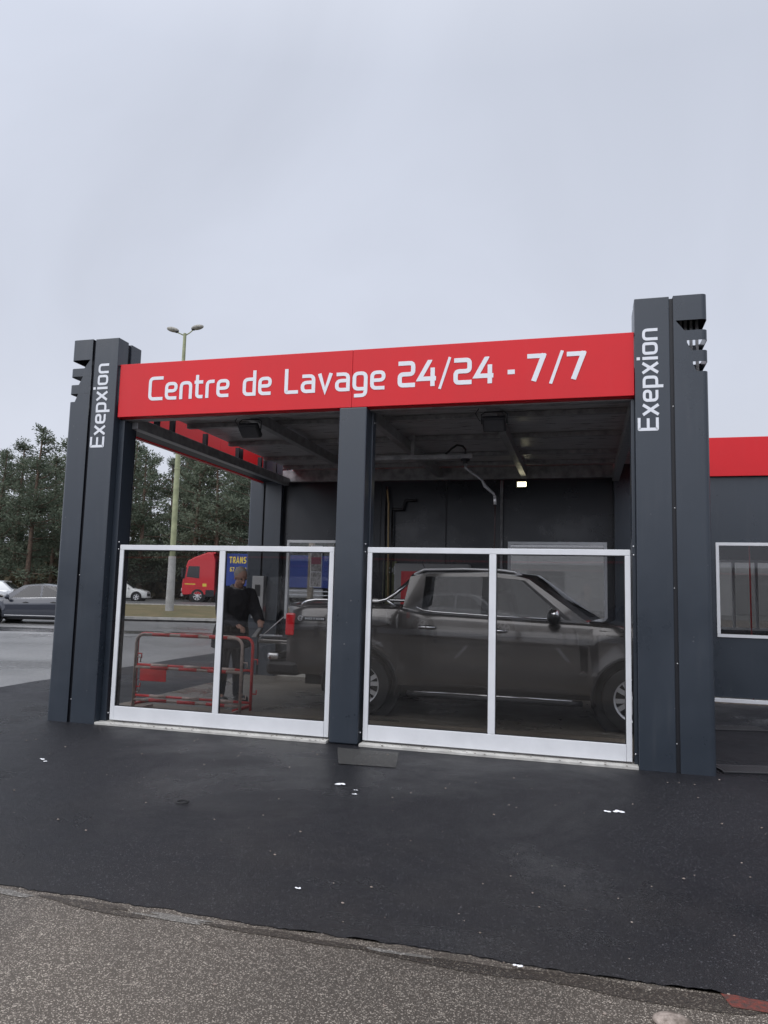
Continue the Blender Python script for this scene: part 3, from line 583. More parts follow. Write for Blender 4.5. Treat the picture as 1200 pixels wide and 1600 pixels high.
# ------------------------------------------------------------------ neighbouring wash building
nb = thing('equipment_building', 'low anthracite wash building with red top band right of the bay', 'building')
nw = MB(); a, b, z0, z1 = 1.50, 4.3, 1.0, 2.36
for q in ((.66, a), (b, 9.0)): nw.box(q[0], q[1], 5.0, 5.08, .09, 3.42)
nw.box(a, b, 5.001, 5.079, .09, z0); nw.box(a, b, 5.001, 5.079, z1, 3.42); nw.build('front_wall', M['anthracite'], nb)
window(nb, a-.03, b+.03, z0-.03, z1+.03, 5.0)
for x in (2.9, 5.1, 7.2): box('panel_joint', M['groove'], nb, x-.006, x+.006, 4.995, 5.0, .09, 1.0 if x < 4.5 else 3.4, bevel=0)
nw = MB()
for q in ((.66, 2.0), (4.6, 9.0)): nw.box(q[0], q[1], 8.6, 8.68, .02, 3.42)
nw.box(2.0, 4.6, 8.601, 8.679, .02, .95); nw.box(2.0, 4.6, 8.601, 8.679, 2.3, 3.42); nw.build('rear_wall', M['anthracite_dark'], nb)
window(nb, 2.0, 4.6, .95, 2.3, 8.6, posts=(2.36, 2.77, 3.4), fm='alu')
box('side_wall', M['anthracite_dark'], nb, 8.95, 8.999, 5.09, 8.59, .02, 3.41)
for a2, b2 in ((.66, 2.38), (2.385, 5.2), (5.205, 9.0)): box('fascia_panel', M['red'], nb, a2, b2, 4.93, 4.975, 3.40, 4.0)
box('roof', M['galv'], nb, .66, 9.0, 4.98, 8.68, 3.46, 3.6); box('plinth', M['alu'], nb, .66, 9.0, 4.94, 4.998, .02, .075); box('plinth_base', M['dirt'], nb, .66, 9.0, 4.93, 5.0, -.01, .019, bevel=0)
MB().box(.66, 9, 5.09, 8.59, .0, .02).build('floor_slab', M['floorm'], nb)
tag(MB().tube([(2.03, 5.45, .02), (2.03, 5.45, 3.45)], .011).build('red_pole', M['bred'], None, smooth=True), 'thin red pole standing inside the right building window', 'pole')

# ------------------------------------------------------------------ fittings inside the bay
def floodlight(x, y, z, label, tilt, lit=False):
    o = thing('floodlight', label, 'floodlight', (x, y, z), 0, 'floodlights under the bay roof')
    if lit:
        MB().box(-.085, .085, -.02, .02, -.05, .055).build('lamp_housing', M['black'], o, bevel=.008)
        MB().box(-.07, .07, -.026, -.021, -.038, .038).build('lamp_glass', M['lamp_on'], o)
        MB().box(-.02, .02, .02, .05, -.03, .03).build('bracket', M['black'], o); return o
    mb = MB().box(-.12, .12, -.09, .09, -.028, .028); h = mb.build('lamp_housing', M['black'], o, bevel=.012); h.rotation_euler = (tilt, 0, 0)
    fn = MB()
    for k in range(7): fn.box(-.10+k*.032, -.092+k*.032, -.06, .06, .03, .05)
    q = fn.build('cooling_fins', M['black'], o); q.rotation_euler = (tilt, 0, 0)
    q = MB().box(-.10, .10, -.07, .07, -.034, -.029).build('lamp_glass', M['lamp_off'], o); q.rotation_euler = (tilt, 0, 0)
    MB().tube([(-.13, 0, 0), (-.135, 0, .10), (-.10, 0, .125), (.10, 0, .125), (.135, 0, .10), (.13, 0, 0)], .007, 8).build('bracket', M['black'], o, smooth=True)
    MB().tube([(-.1, .05, .03), (-.16, .05, .05), (-.20, .02, .12), (-.15, .03, .2)], .005, 6).build('cable', M['black'], o, smooth=True)
    return o
floodlight(-4.10, .36, 3.29, 'black floodlight hanging under the roof above the left screen', R(-38))
floodlight(-1.36, .40, 3.28, 'black floodlight hanging under the roof above the right screen', R(-38))
floodlight(-1.43, 4.86, 3.30, 'small lit floodlight high on the back wall', 0, True)
# wash boom
bo = thing('wash_boom', 'grey ceiling boom with swivel and thin bent lance arm over the pickup', 'wash boom', (-1.94, 2.2, 3.25))
MB().box(-1.45, .09, -.035, .035, .0, .06).build('boom_rail', M['galv'], bo, bevel=.004)
MB().box(-1.45, -1.38, -.035, .035, .06, .33).build('boom_hanger', M['galv'], bo, bevel=.004); MB().box(-.72, -.67, -.03, .03, .06, .33).build('boom_hanger', M['galv'], bo, bevel=.004)
MB().lathe([(0,-.06),(.03,-.06),(.03,-.02),(.06,-.018),(.06,.0),(0,.0)], (0,0,0), 'z', 20).build('swivel', M['iron'], bo, smooth='auto')
MB().tube([(0,0,-.05), (.01,0,-.12), (.07,-.01,-.17), (.22,-.01,-.28), (.26,-.02,-.36), (.37,-.03,-.46), (.385,-.03,-.50)], [.020,.020,.017,.017,.022,.016,.014], 10).build('boom_arm', M['galv'], bo, smooth=True)
MB().tube([(.385,-.03,-.49), (.392,-.03,-.60)], .018, 10).build('hose_coupling', M['silver'], bo, smooth=True)
MB().tube([(.392,-.03,-.6), (.392,-.03,-.8), (.385,-.02,-1.3), (.38,.1,-1.75)], .009, 8).build('lance_hose', M['hose'], bo, smooth=True)
MB().tube([(0,0,.06), (.0,0,.12), (-.04,0,.17), (-.11,0,.185), (-.18,0,.14), (-.26,0,.07)], .014, 8).build('loop_hose', M['black'], bo, smooth=True)
hr = thing('wall_hose', 'dark holder with a tan hose hanging down the back wall by the middle post', 'hose', (-3.66, 4.9, 3.3))
MB().tube([(-.04,0,-.05), (-.02,-.03,-.15), (.0,-.03,-.3), (.01,-.02,-1.0), (.03,-.02,-1.9)], .014, 8).build('hose', M['hose_y'], hr, smooth=True)
MB().tube([(-.05,0,0), (-.05,0,-3.0)], .02, 8).build('riser_pipe', M['black'], hr, smooth=True)
br = thing('brush_holder', 'black angled wall bracket with a hanging lance left of the boom', 'bracket', (-3.5, 4.93, 2.95))
MB().tube([(.30,0,.12), (.12,0,.11), (.08,-.02,-.04), (-.10,-.02,-.04)], .028, 10).build('bracket_arm', M['black'], br, smooth=True); MB().tube([(-.1,-.02,-.04), (-.1,-.02,-1.5)], .016, 8).build('lance', M['black'], br, smooth=True)
# cabinet and boards on the back wall
cb = thing('payment_cabinet', 'white framed red cabinet against the back wall behind the pickup', 'cabinet', (-2.87, 4.82, 0))
MB().box(-.62, .62, -.12, .15, .03, 1.99).build('cabinet_body', M['grey_wall'], cb, bevel=.02); MB().box(-.50, -.02, -.126, -.121, .7, 1.86).build('door', M['lens_red'] if False else M['truckred'], cb, bevel=.004)
MB().box(.02, .55, -.126, -.121, .7, 1.90).build('display_panel', M['grey_wall'], cb, bevel=.004)
bd = thing('info_board', 'speckled green and yellow notice board on the back wall behind the roll bar', 'board', (-3.62, 4.955, 1.73))
MB().box(-.13, .11, -.01, .03, -.55, .3).build('board_panel', M['board_green'], bd, bevel=.004)
MB().lathe([(.05,-.004),(.05,0),(.03,0),(.03,-.004),(.05,-.004)], (.0,-.0105,.15), 'y', 20).build('emblem', M['letter'], bd)
MB().box(.06, .085, -.0135, -.0105, .08, .22).build('emblem', M['letter'], bd)
ps = thing('window_poster', 'narrow framed poster stuck on the left back window', 'poster', (-4.96, 4.96, 1.86))
MB().box(-.105, .105, 0, .008, -.30, .42).build('poster_edge', M['letter'], ps); MB().box(-.095, .095, -.004, -.001, -.03, .41).build('poster_panel', M['poster'], ps)
MB().box(-.095, .095, -.004, -.001, -.29, -.04).build('poster_picture', M['poster'], ps); MB().box(-.09, .09, -.008, -.005, .1, .22).build('poster_band', M['poster_red'], ps)
tag(MB().box(-.05, .05, -.06, .06, 0, 3.1).build('beige_post', M['wood'], None, bevel=.004, loc=(-5.9, 7.2, 0)), 'beige upright post seen through the left back window', 'post')
wb = thing('token_box', 'light grey box on the back wall beside the man', 'box', (-5.93, 4.79, 1.28))
MB().box(-.12, .10, -.06, .07, -.28, .45).build('box_case', M['grey_wall'], wb, bevel=.01); MB().box(-.06, .04, -.065, -.061, .1, .3).build('box_slot', M['black'], wb)

# ------------------------------------------------------------------ vehicles
def lerp_list(L, x):
    if x <= L[0][0]: return L[0][1]
    for (a, u), (b, v) in zip(L[:-1], L[1:]):
        if x <= b:
            t = (x-a)/(b-a); return u+(v-u)*(t*t*(3-2*t)*.5+t*.5)
    return L[-1][1]
def make_wheel(parent, x, y, z, r, side, w=.24, spokes=6, rimr=None, full=True):
    wh = thing('wheel', None, None, (x, y, z)); wh.parent = parent; s = side; rimr = rimr or r*.68
    p = [(rimr-.01, .5), (rimr+.005, .5), (rimr+.02, .49), (r-.03, .50), (r-.008, .46), (r, .38), (r, -.38), (r-.02, -.5), (rimr, -.5)]
    MB().lathe([(a, -s*b*w) for a, b in p], n=40).build('tyre', M['rubber'], wh, smooth='auto')
    rm = MB().lathe([(rimr, s*-.47*w), (rimr-.012, s*-.47*w), (rimr-.03, s*-.40*w), (rimr-.035, s*.35*w)], n=40)
    for k in range(spokes):
        a = 2*math.pi*k/spokes+.3
        for da in ((-.17, .17) if full else (0,)):
            u = Vector((math.cos(a+da*.5), 0, math.sin(a+da*.5))); v = Vector((math.cos(a+da*1.35), 0, math.sin(a+da*1.35))); tn = Vector((-u.z, 0, u.x))*(.022 if full else .03)
            i0 = u*.05; i1 = v*(rimr-.012); yo = -s*w*.40; yi = -s*w*.28
            vs = [(q.x, yy, q.z) for yy in (yo, yi) for q in (i0-tn, i0+tn, i1+tn*1.2, i1-tn*1.2)]
            rm.add(vs, [(0,1,2,3),(7,6,5,4),(0,4,5,1),(1,5,6,2),(2,6,7,3),(3,7,4,0)])
    rm.lathe([(0, -s*w*.44), (.05, -s*w*.43), (.07, -s*w*.38), (.075, -s*w*.25)], n=20)
    rm.build('rim', M['silver'], wh, smooth='auto')
    MB().lathe([(0, -s*w*.1), (rimr-.036, -s*w*.1), (rimr-.036, -s*w*.02), (0, -s*w*.02)], n=24).build('brake_disc', M['black'], wh)
    return wh
def vehicle(P):
    root = thing(P['name'], P['label'], P['cat'], P['loc'], P['rz'], P.get('group'))
    hw, x0, x1, belt = P['hw'], P['x0'], P['x1'], P['belt']; xr, xf = P['wheels']; r = P['r']; Ra = P['arch']; sill = P['sill']; pm = M[P['paint']]
    def zc(x): return r
    xs = [x0+(x1-x0)*i/90 for i in range(91)]
    for c in (xr, xf):
        xs = [x for x in xs if abs(abs(x-c)-Ra) > .02]
        xs += [c-Ra-.001, c-Ra+.002, c+Ra-.002, c+Ra+.001]+[c+Ra*math.sin(R(a))*sg for a in (40, 55, 68, 79, 86) for sg in (-1, 1)]
    if P.get('bed'): xs += [P['bed'][0]-.001, P['bed'][0]+.001, P['bed'][1]-.001, P['bed'][1]+.001]
    xs = sorted(set(round(x, 4) for x in xs))
    def bottom(x):
        for c in (xr, xf):
            if abs(x-c) < Ra: return r + math.sqrt(Ra*Ra-(x-c)**2)
        z = sill
        if x > xf+Ra: z = sill + P.get('frise', .02)
        if x < xr-Ra: z = sill + P.get('rrise', .05)
        return z
    def halfw(x):
        d = min(x-x0, x1-x); t = max(0, 1-d/.42); front = 1 if x > 0 else .45
        return hw - .17*front*t**2.2
    T = [0, .06, .18, .35, .52, .66, .76, .83, .92, .975, 1.0]
    INS = [.045, .02, .006, 0, .004, .008, .01, .03, .045, .06, .085]
    def sidey(x, z, t):
        k = t*(len(T)-1); ins = lerp_list(list(zip(T, INS)), t); y = halfw(x)-ins
        for c in (xr, xf):
            d = math.hypot(x-c, z-r)
            if d < Ra+.2: y += P.get('flare', .028)*max(0, 1-abs(d-Ra)/.13)**1.5
        return y
    rings = []
    for x in xs:
        b, tp = bottom(x), lerp_list(belt, x); tp = max(tp, b+.05); ring = []
        for t in T:
            z = b+(tp-b)*t; ring.append((sidey(x, z, t), z))
        hy = ring[-1][0]
        if P.get('bed') and P['bed'][0] < x < P['bed'][1]: tail = [(hy-.05, tp), (hy-.055, tp-.45), (hy*.5, tp-.45), (0, tp-.45)]
        else:
            cr = P.get('crown', .045); tail = [(hy-.06, tp+cr*.4), (hy*.66, tp+cr*.8), (hy*.33, tp+cr*.97), (0, tp+cr)]
        rings.append([(x, -y, z) for y, z in ring+tail] + [(x, y, z) for y, z in reversed((ring+tail)[:-1])])
    vs = [p for rg in rings for p in rg]; n = len(rings[0]); fs = []
    for i in range(len(rings)-1):
        for k in range(n-1): fs.append((i*n+k, i*n+k+1, (i+1)*n+k+1, (i+1)*n+k))
    fs += [tuple(range(n)), tuple(reversed(range((len(rings)-1)*n, len(rings)*n)))]
    MB().add(vs, fs).build('body', pm, root, smooth='auto')
    MB().box(x0+.2, x1-.2, -hw+.25, hw-.25, sill-.08, r+Ra*.9).build('underbody', M['black'], root)
    for c in (xr, xf):
        MB().lathe([(0, -hw+.14), (Ra+.03, -hw+.14), (Ra+.03, -hw+.04)], (c, 0, r), 'y', 32).build('wheel_well', M['black'], root)
        MB().lathe([(Ra+.03, hw-.04), (Ra+.03, hw-.14), (0, hw-.14)], (c, 0, r), 'y', 32).build('wheel_well', M['black'], root)
        for s in (1, -1): make_wheel(root, c, -s*(hw-.135), r, r, s, w=P.get('ww', .24), full=P.get('full', False))
    # cabin
    C = P['cabin']; yb, yt = hw-P.get('yb', .10), hw-P.get('yt', .27); TT = [0, P.get('t0', .08), P.get('t1', .88), 1]
    body = MB(); glass = []; pil = MB()
    def cp(c, t, s):
        xb, xt, zt, _ = c; zb_ = lerp_list(belt, xb)-.01; z = zb_+(zt-zb_)*t; y = yb+(yt-yb)*t**1.25
        return (xb+(xt-xb)*t, s*y, z)
    for s in (-1, 1):
        for a, b in zip(C[:-1], C[1:]):
            for k in range(3):
                q = [cp(a, TT[k], s), cp(b, TT[k], s), cp(b, TT[k+1], s), cp(a, TT[k+1], s)]
                if k == 1 and a[3] == 'glass': glass.append(q)
                elif k == 1 and a[3] == 'bp': pil.add(q, [(0,1,2,3)])
                else: body.add(q, [(0,1,2,3)])
    ny = 8; rows = []
    for c in C:
        pr = cp(c, 1, 1); rows.append([(pr[0]+P.get('bow', .1)*(1-(2*j/ny-1)**2)*((1 if c is C[-1] else 0)-(0.3 if c is C[0] else 0)), pr[1]*(2*j/ny-1), pr[2]+P.get('rcrown', .05)*(1-(2*j/ny-1)**4)) for j in range(ny+1)])
    for i in range(len(rows)-1):
        for j in range(ny): body.add([rows[i][j], rows[i+1][j], rows[i+1][j+1], rows[i][j+1]], [(0,1,2,3)])
    screens = []
    for c, rw, sg in ((C[-1], rows[-1], 1), (C[0], rows[0], -1)):
        base = cp(c, 0, 1); bw = [(base[0]+sg*P.get('bow', .1)*(1.6 if sg > 0 else .3)*(1-(2*j/ny-1)**2), base[1]*(2*j/ny-1), base[2]+(.03*(1-(2*j/ny-1)**2))) for j in range(ny+1)]
        L = [0, .1, .93, 1]
        G = [[tuple(bw[j][k]*(1-t)+rw[j][k]*t for k in range(3)) for j in range(ny+1)] for t in L]
        sm = MB()
        for i in range(3):
            for j in range(ny):
                q = [G[i][j], G[i][j+1], G[i+1][j+1], G[i+1][j]]
                if i == 1 and 0 < j < ny-1: sm.add(q, [(0,1,2,3)])
                else: body.add(q, [(0,1,2,3)])
        screens.append(sm)
    body.build('cabin', pm, root, smooth='auto')
    if pil.v: pil.build('window_pillar', M['black'], root)
    for q in glass: MB().add(q, [(0,1,2,3)]).build('side_window', M['carglass'], root)
    screens[0].build('windscreen', M['carglass'], root, smooth=True); screens[1].build('rear_window', M['carglass'], root, smooth=True)
    # interior
    cx0, cx1 = C[0][0], C[-1][0]; zb_ = lerp_list(belt, (cx0+cx1)/2)
    if P.get('interior', True):
        mid = P.get('seats', [(cx0+cx1)/2+.05, cx0+.55])
        for sx in mid:
            for sy in (-hw*.42, hw*.42):
                sm = MB(); rot = Matrix.Rotation(R(-14), 3, 'Y')
                vs = [rot @ Vector((x, y, z)) for x in (-.07, .07) for y in (-.23, .23) for z in (-.3, .28)]
                sm.add([(v.x+sx, v.y+sy, v.z+zb_) for v in vs], [(0,1,3,2),(4,6,7,5),(0,4,5,1),(2,3,7,6),(0,2,6,4),(1,5,7,3)])
                vs = [rot @ Vector((x, y, z)) for x in (-.05, .05) for y in (-.12, .12) for z in (.32, .48)]
                sm.add([(v.x+sx, v.y+sy, v.z+zb_) for v in vs], [(0,1,3,2),(4,6,7,5),(0,4,5,1),(2,3,7,6),(0,2,6,4),(1,5,7,3)])
                sm.build('seat', M['seatgrey'], root, bevel=.04)
        MB().box(cx1-.42, cx1-.1, -yb+.06, yb-.06, zb_-.3, zb_+.03).build('dashboard', M['black'], root, bevel=.05)
        MB().tube([(cx1-.5, hw*.42+.18*math.cos(a), zb_+.02+.18*math.sin(a)) for a in [R(k*20) for k in range(19)]], .014, 8).build('steering_wheel', M['black'], root, smooth=True)
    # seams, handles, lamps, mirrors
    def sideline(name, pts, wdt, m, s, off=.003):
        mb = MB(); P3 = []
        for x, z in pts:
            b, tp = bottom(x), lerp_list(belt, x); t = min(1, max(0, (z-b)/(tp-b))); P3.append(Vector((x, s*(sidey(x, z, t)+off), z)))
        for a, b in zip(P3[:-1], P3[1:]):
            d = (b-a).normalized(); q = Vector((-d.z, 0, d.x))*wdt/2; mb.add([a-q, b-q, b+q, a+q], [(0,1,2,3)])
        return mb.build(name, m, root)
    for s in (-1, 1):
        for seam in P['seams']: sideline('door_seam', seam, .008, M['black'], s)
        for hx, hz in P['handles']:
            b, tp = bottom(hx), lerp_list(belt, hx); yy = sidey(hx, hz, (hz-b)/(tp-b))
            MB().tube([(hx-.10, s*(yy-.005), hz), (hx-.085, s*(yy+.028), hz+.002), (hx+.085, s*(yy+.028), hz+.002), (hx+.10, s*(yy-.005), hz)], P.get('hr', .012), 8).build('door_handle', M[P.get('hm', 'chrome')], root, smooth=True)
            MB().ball((hx, s*(yy-.012), hz), .06, 1.0, .3, .55).build('handle_cup', M['black'], root, smooth=True)
        mxx, mz = P['mirror']; o = thing('wing_mirror', None, None); o.parent = root
        MB().ball((mxx, s*(hw+.10), mz), .12, .62, 1.0, .78, 18, 12).build('mirror_shell', M[P.get('mm', 'black')], o, smooth=True)
        (MB().ball((mxx+.012, s*(hw+.115), mz+.03), .105, .62, 1.0, .6, 16, 10).build('mirror_cap', M['chrome'], o, smooth=True) if P.get('bed') else None)
        MB().tube([(mxx+.03, s*(hw-.12), mz-.08), (mxx+.01, s*(hw+.05), mz-.05)], .025, 8).build('mirror_arm', M['black'], o, smooth=True)
        tx0, tz0, tz1, tl = P['tail']
        MB().box(tx0, tx0+tl, min(s*(hw-.16), s*(hw-.035)) , max(s*(hw-.16), s*(hw-.035)), tz0, tz1).build('tail_lamp', M['lens_red'], root, bevel=.02)
        MB().ball((x1-.16, s*(hw-.32), lerp_list(belt, x1-.2)-.16), .16, .9, 1.1, .45).build('headlight', M['lens_clear'], root, smooth=True)
    zf = lerp_list(belt, x1)
    MB().box(x1-.05, x1+.012, -hw*.55, hw*.55, zf-.32, zf-.10).build('grille', M['black'], root, bevel=.02)
    MB().box(x1-.10, x1+.03, -hw*.72, hw*.72, sill+.0, sill+.16).build('front_bumper', M[P.get('bump', 'black')], root, bevel=.04)
    if not P.get('bed'): MB().box(x0-.03, x0+.10, -hw*.78, hw*.78, sill+.05, sill+.22).build('rear_bumper', M[P.get('bump', 'black')], root, bevel=.04); MB().box(x0-.012, x0+.02, -.26, .26, .62, .74).build('number_plate', M['letter'], root)
    return root, sideline, sidey, bottom

# dark grey pickup standing in the bay, nose to the right
belt = [(-2.60, 1.30), (-1.14, 1.325), (-1.08, 1.30), (-.8, 1.255), (1.0, 1.205), (1.25, 1.19), (1.9, 1.12), (2.15, 1.05), (2.27, .93)]
pk, sideline, sidey, bottom = vehicle(dict(name='pickup_truck', label='dark grey double cab pickup with chrome roll bar standing behind the glass screens', cat='pickup truck',
    loc=(-1.5, 2.56, .022), rz=0, hw=.955, x0=-2.60, x1=2.27, belt=belt, wheels=(-1.60, 1.585), r=.37, arch=.455, sill=.39, paint='pickup', bed=(-2.55, -1.13), full=True, ww=.26, frise=-.02, rrise=.06,
    flare=.05, yb=.07, yt=.19, t0=.05, t1=.92, rcrown=.06,
    cabin=[(-1.10, -1.04, 1.69, 'b'), (-.87, -.84, 1.735, 'glass'), (-.15, -.14, 1.75, 'bp'), (-.03, -.03, 1.75, 'glass'), (.86, .26, 1.72, 'bp'), (.93, .31, 1.71, 'b'), (1.10, .40, 1.69, 'x')],
    seams=[[(-.88, 1.25), (-.90, 1.0), (-.93, .85), (-1.06, .62), (-1.06, .45)], [(-.09, 1.23), (-.09, .9), (-.10, .5), (-.10, .43)], [(.93, 1.19), (.95, 1.0), (.95, .6), (.90, .44)], [(-1.12, 1.30), (-1.12, .95), (-1.16, .75)], [(-.85, .44), (0, .43), (.86, .44)], [(1.2, 1.12), (1.6, 1.10), (2.1, 1.02)]],
    handles=[(-.78, 1.085), (.06, 1.075)], mirror=(.70, 1.26), tail=(-2.615, .92, 1.20, .12), hm='chrome', hr=.019, seats=[.12, -.75]))
# roll bar, roof rails, chrome belt line, step, tailgate, bumper, flares
for s in (-1, 1):
    y = s*.84
    MB().tube([(-2.42, s*.86, 1.30), (-2.36, y, 1.35), (-2.24, y, 1.375), (-1.43, y, 1.375), (-1.32, y, 1.40), (-1.22, y*.97, 1.47), (-1.03, y*.86, 1.66)], .024, 12).build('roll_bar', M['chrome'], pk, smooth=True)
    MB().tube([(-1.32, y, 1.40), (-1.19, y, 1.31)], .018, 10).build('roll_bar_strut', M['chrome'], pk, smooth=True)
    MB().tube([(-1.02, s*.62, 1.72), (-.90, s*.62, 1.785), (-.4, s*.62, 1.80), (.05, s*.62, 1.795), (.22, s*.61, 1.775), (.34, s*.61, 1.71)], .018, 10).build('roof_rail', M['silver'], pk, smooth=True)
    MB().tube([(-.93, s*.878, 1.325), (-.84, s*.885, 1.285), (-.7, s*.888, 1.272), (0, s*.888, 1.245), (.72, s*.888, 1.228)], .011, 8).build('chrome_trim', M['chrome'], pk, smooth=True)
    MB().tube([(-1.0, s*.93, .30), (-.9, s*.985, .30), (.9, s*.985, .30), (1.0, s*.93, .30)], .036, 10).build('side_step', M['black'], pk, smooth=True)
    MB().tube([(-.9, s*1.0, .335), (.9, s*1.0, .335)], .010, 8).build('step_trim', M['chrome'], pk, smooth=True)
    for c in (-1.60, 1.585):
        fl = MB().tube([(c+.47*math.cos(R(a)), s*.962, .37+.47*math.sin(R(a))) for a in range(-12, 193, 12)], .022, 8); fl.build('wheel_arch_trim', M['black'], pk, smooth=True)
    MB().box(-2.06, -2.035, s*.82-.12, s*.82+.12, .18, .50).build('mud_flap', M['rubber'], pk)
    MB().box(-2.86, -2.42, min(s*.55, s*.93), max(s*.55, s*.93), .42, .60).build('rear_bumper', M['black'], pk, bevel=.05)
    MB().box(-2.84, -2.68, min(s*.60, s*.945), max(s*.60, s*.945), .605, .70).build('bumper_corner', M['chrome'], pk, bevel=.035)
MB().box(-2.80, -2.70, -.55, .55, .46, .58).build('bumper_step', M['black'], pk, bevel=.02)
tg = MB().box(-3.07, -2.615, -.72, .72, .79, .845).build('tailgate', M['pickup'], pk, bevel=.015)
MB().box(-3.02, -2.66, -.66, .66, .846, .856).build('tailgate_liner', M['black'], tg)
MB().tube([(-2.70, -.74, 1.15), (-3.05, -.735, .85)], .006, 6).build('tailgate_stay', M['silver'], pk, smooth=True)
MB().tube([(-2.70, .74, 1.15), (-3.05, .735, .85)], .006, 6).build('tailgate_stay', M['silver'], pk, smooth=True)
MB().box(-2.55, -1.15, -.80, .80, .80, .855).build('bed_floor', M['black'], pk)
MB().box(-2.36, -2.07, -.9555, -.9515, 1.115, 1.165).build('badge_plate', M['black'], pk)
lettering('badge_lettering', 'MOTION', (-2.335, -.9560, 1.127), (1,0,0), (0,0,1), (0,-1,0), .25, .027, M['letter'], pk, h=.09)
em = MB(); prev = None
cc = [(-2.40+.034*math.cos(R(a))*(1-.0008*a), -.958, 1.14+.034*math.sin(R(a))*(1-.0008*a)) for a in range(30, 400, 20)]
em.tube(cc, .004, 6); em.tube([(-2.40, -.958, 1.165), (-2.423, -.958, 1.135), (-2.385, -.958, 1.135)], .003, 6); em.build('badge_emblem', M['letter'], pk)
MB().tube([(.95,-.30,1.725), (.99,-.30,1.73)] if False else [(-.98, 0, 1.735), (-1.05, 0, 1.88)], .006, 6).build('aerial', M['black'], pk, smooth=True)
for s in (-1, 1):
    MB().tube([(1.15, s*.2-.25, 1.27), (.98, s*.2+.0, 1.36), (.8, s*.2+.15, 1.48)], .007, 6).build('wiper', M['black'], pk, smooth=True)
tl = thing('cleaning_brush', 'white handled brush with grey head lying on the lowered tailgate', 'brush', (-4.55, 1.98, .905))
MB().tube([(-.06, 0, .0), (.26, .0, .0)], .014, 8).build('handle', M['letter'], tl, smooth=True)
MB().prism([(-.17,-.03),(-.10,-.03),(-.02,.09),(-.07,.10)], -.04, .05).build('brush_head', M['grey_wall'], tl, bevel=.01)
MB().tube([(-4.62,2.0,1.0), (-4.62, 2.0, .95)], .01, 6).build('strap_end', M['black'], None, smooth=True) if False else None

# ordinary cars
def sedan(label, loc, rz, paint, group='parked cars on the lot', van=False, L=2.38, name='parked_car', hatch=False, full=True):
    if van:
        belt = [(-2.4, 1.0), (-1, 1.05), (1.3, 1.05), (1.6, 1.02), (2.1, .9), (2.4, .75)]
        cab = [(-2.38, -2.33, 1.9, 'b'), (-1.9, -1.88, 1.94, 'b'), (-.2, -.2, 1.95, 'b'), (.1, .1, 1.94, 'glass'), (1.2, .75, 1.88, 'b'), (1.6, .95, 1.84, 'x')]
    elif hatch:
        belt = [(-L+.35, .98), (-1.0, .97), (0, .93), (1.0, .90), (1.5, .86), (L-.5, .76), (L-.25, .66)]
        cab = [(-L+.42, -1.45, 1.38, 'b'), (-1.35, -1.2, 1.41, 'glass'), (-.38, -.36, 1.45, 'b'), (-.3, -.28, 1.45, 'glass'), (.75, .18, 1.42, 'b'), (1.12, .42, 1.38, 'x')]
    else:
        belt = [(-L, .86), (-L+.1, .96), (-1.5, 1.0), (-.8, .965), (0, .93), (1.0, .90), (1.5, .87), (L-.3, .76), (L, .62)]
        cab = [(-1.72, -1.0, 1.36, 'b'), (-1.35, -.72, 1.40, 'glass'), (-.32, -.28, 1.445, 'b'), (-.25, -.21, 1.445, 'glass'), (.85, .18, 1.42, 'b'), (1.22, .45, 1.38, 'x')]
    x0 = -2.4 if van else (-L+.35 if hatch else -L); x1 = 2.4 if van else (L-.25 if hatch else L)
    r, *_ = vehicle(dict(name=name if not van else 'parked_van', label=label, cat='van' if van else 'car', loc=loc, rz=rz, group=group, hw=.92, x0=x0, x1=x1, belt=belt, wheels=(-1.42, 1.42), r=.325, arch=.385, sill=.24,
        paint=paint, cabin=cab, t0=.06, t1=.9, seams=[[(-.9, .93), (-.98, .6), (-.95, .3)], [(-.28, .90), (-.27, .28)], [(.95, .86), (.93, .3)]], handles=[(-.78, .80), (.22, .78)], mirror=(.85, .97), tail=(x0-.012, .62, .82, .12), hm='black', mm=paint, bump=paint, rcrown=.04, full=full))
    if not van and not hatch:
        for s in (-1, 1):
            MB().tube([(-1.45, s*.825, .985), (-.8, s*.83, .975), (0, s*.83, .94), (.9, s*.83, .91)], .009, 6).build('chrome_trim', M['chrome'], r, smooth=True)
            MB().box(-.95, .95, min(s*.90, s*.925), max(s*.90, s*.925), .30, .325).build('door_trim', M['chrome'], r)
    return r
sedan('dark blue grey saloon side-on by the left tower', (-20.02, 16.36, .0), R(196), 'darkcar', L=2.45)
sedan('silver car parked far left beyond the dark saloon', (-29.6, 23.0, .12), R(205), 'silvercar', hatch=True, full=False)
sedan('white hatchback on the road behind the verge seen left in the screen', (-33.6, 40.6, .30), R(22), 'whitecar', hatch=True, full=False)
# vehicles and buildings across the lot, seen mirrored in the screens
sedan('silver hatchback parked across the lot, mirrored in the right screen', (-4.5, -19.5, 0), R(4), 'silvercar', hatch=True, full=False)
sedan('navy saloon parked across the lot, mirrored in the right screen', (1.6, -21.0, 0), R(182), 'bluecar', full=False)
sedan('white van parked across the lot, mirrored in the glass', (-10.5, -21.0, 0), R(3), 'whitecar', van=True, full=False)

# ------------------------------------------------------------------ lorry on the far road
lo = thing('articulated_lorry', 'red lorry cab pulling a blue trailer lettered TRANS and 67 BRUM', 'lorry', (-28.9, 44.5, .3), math.atan2(.262, .965)+0)
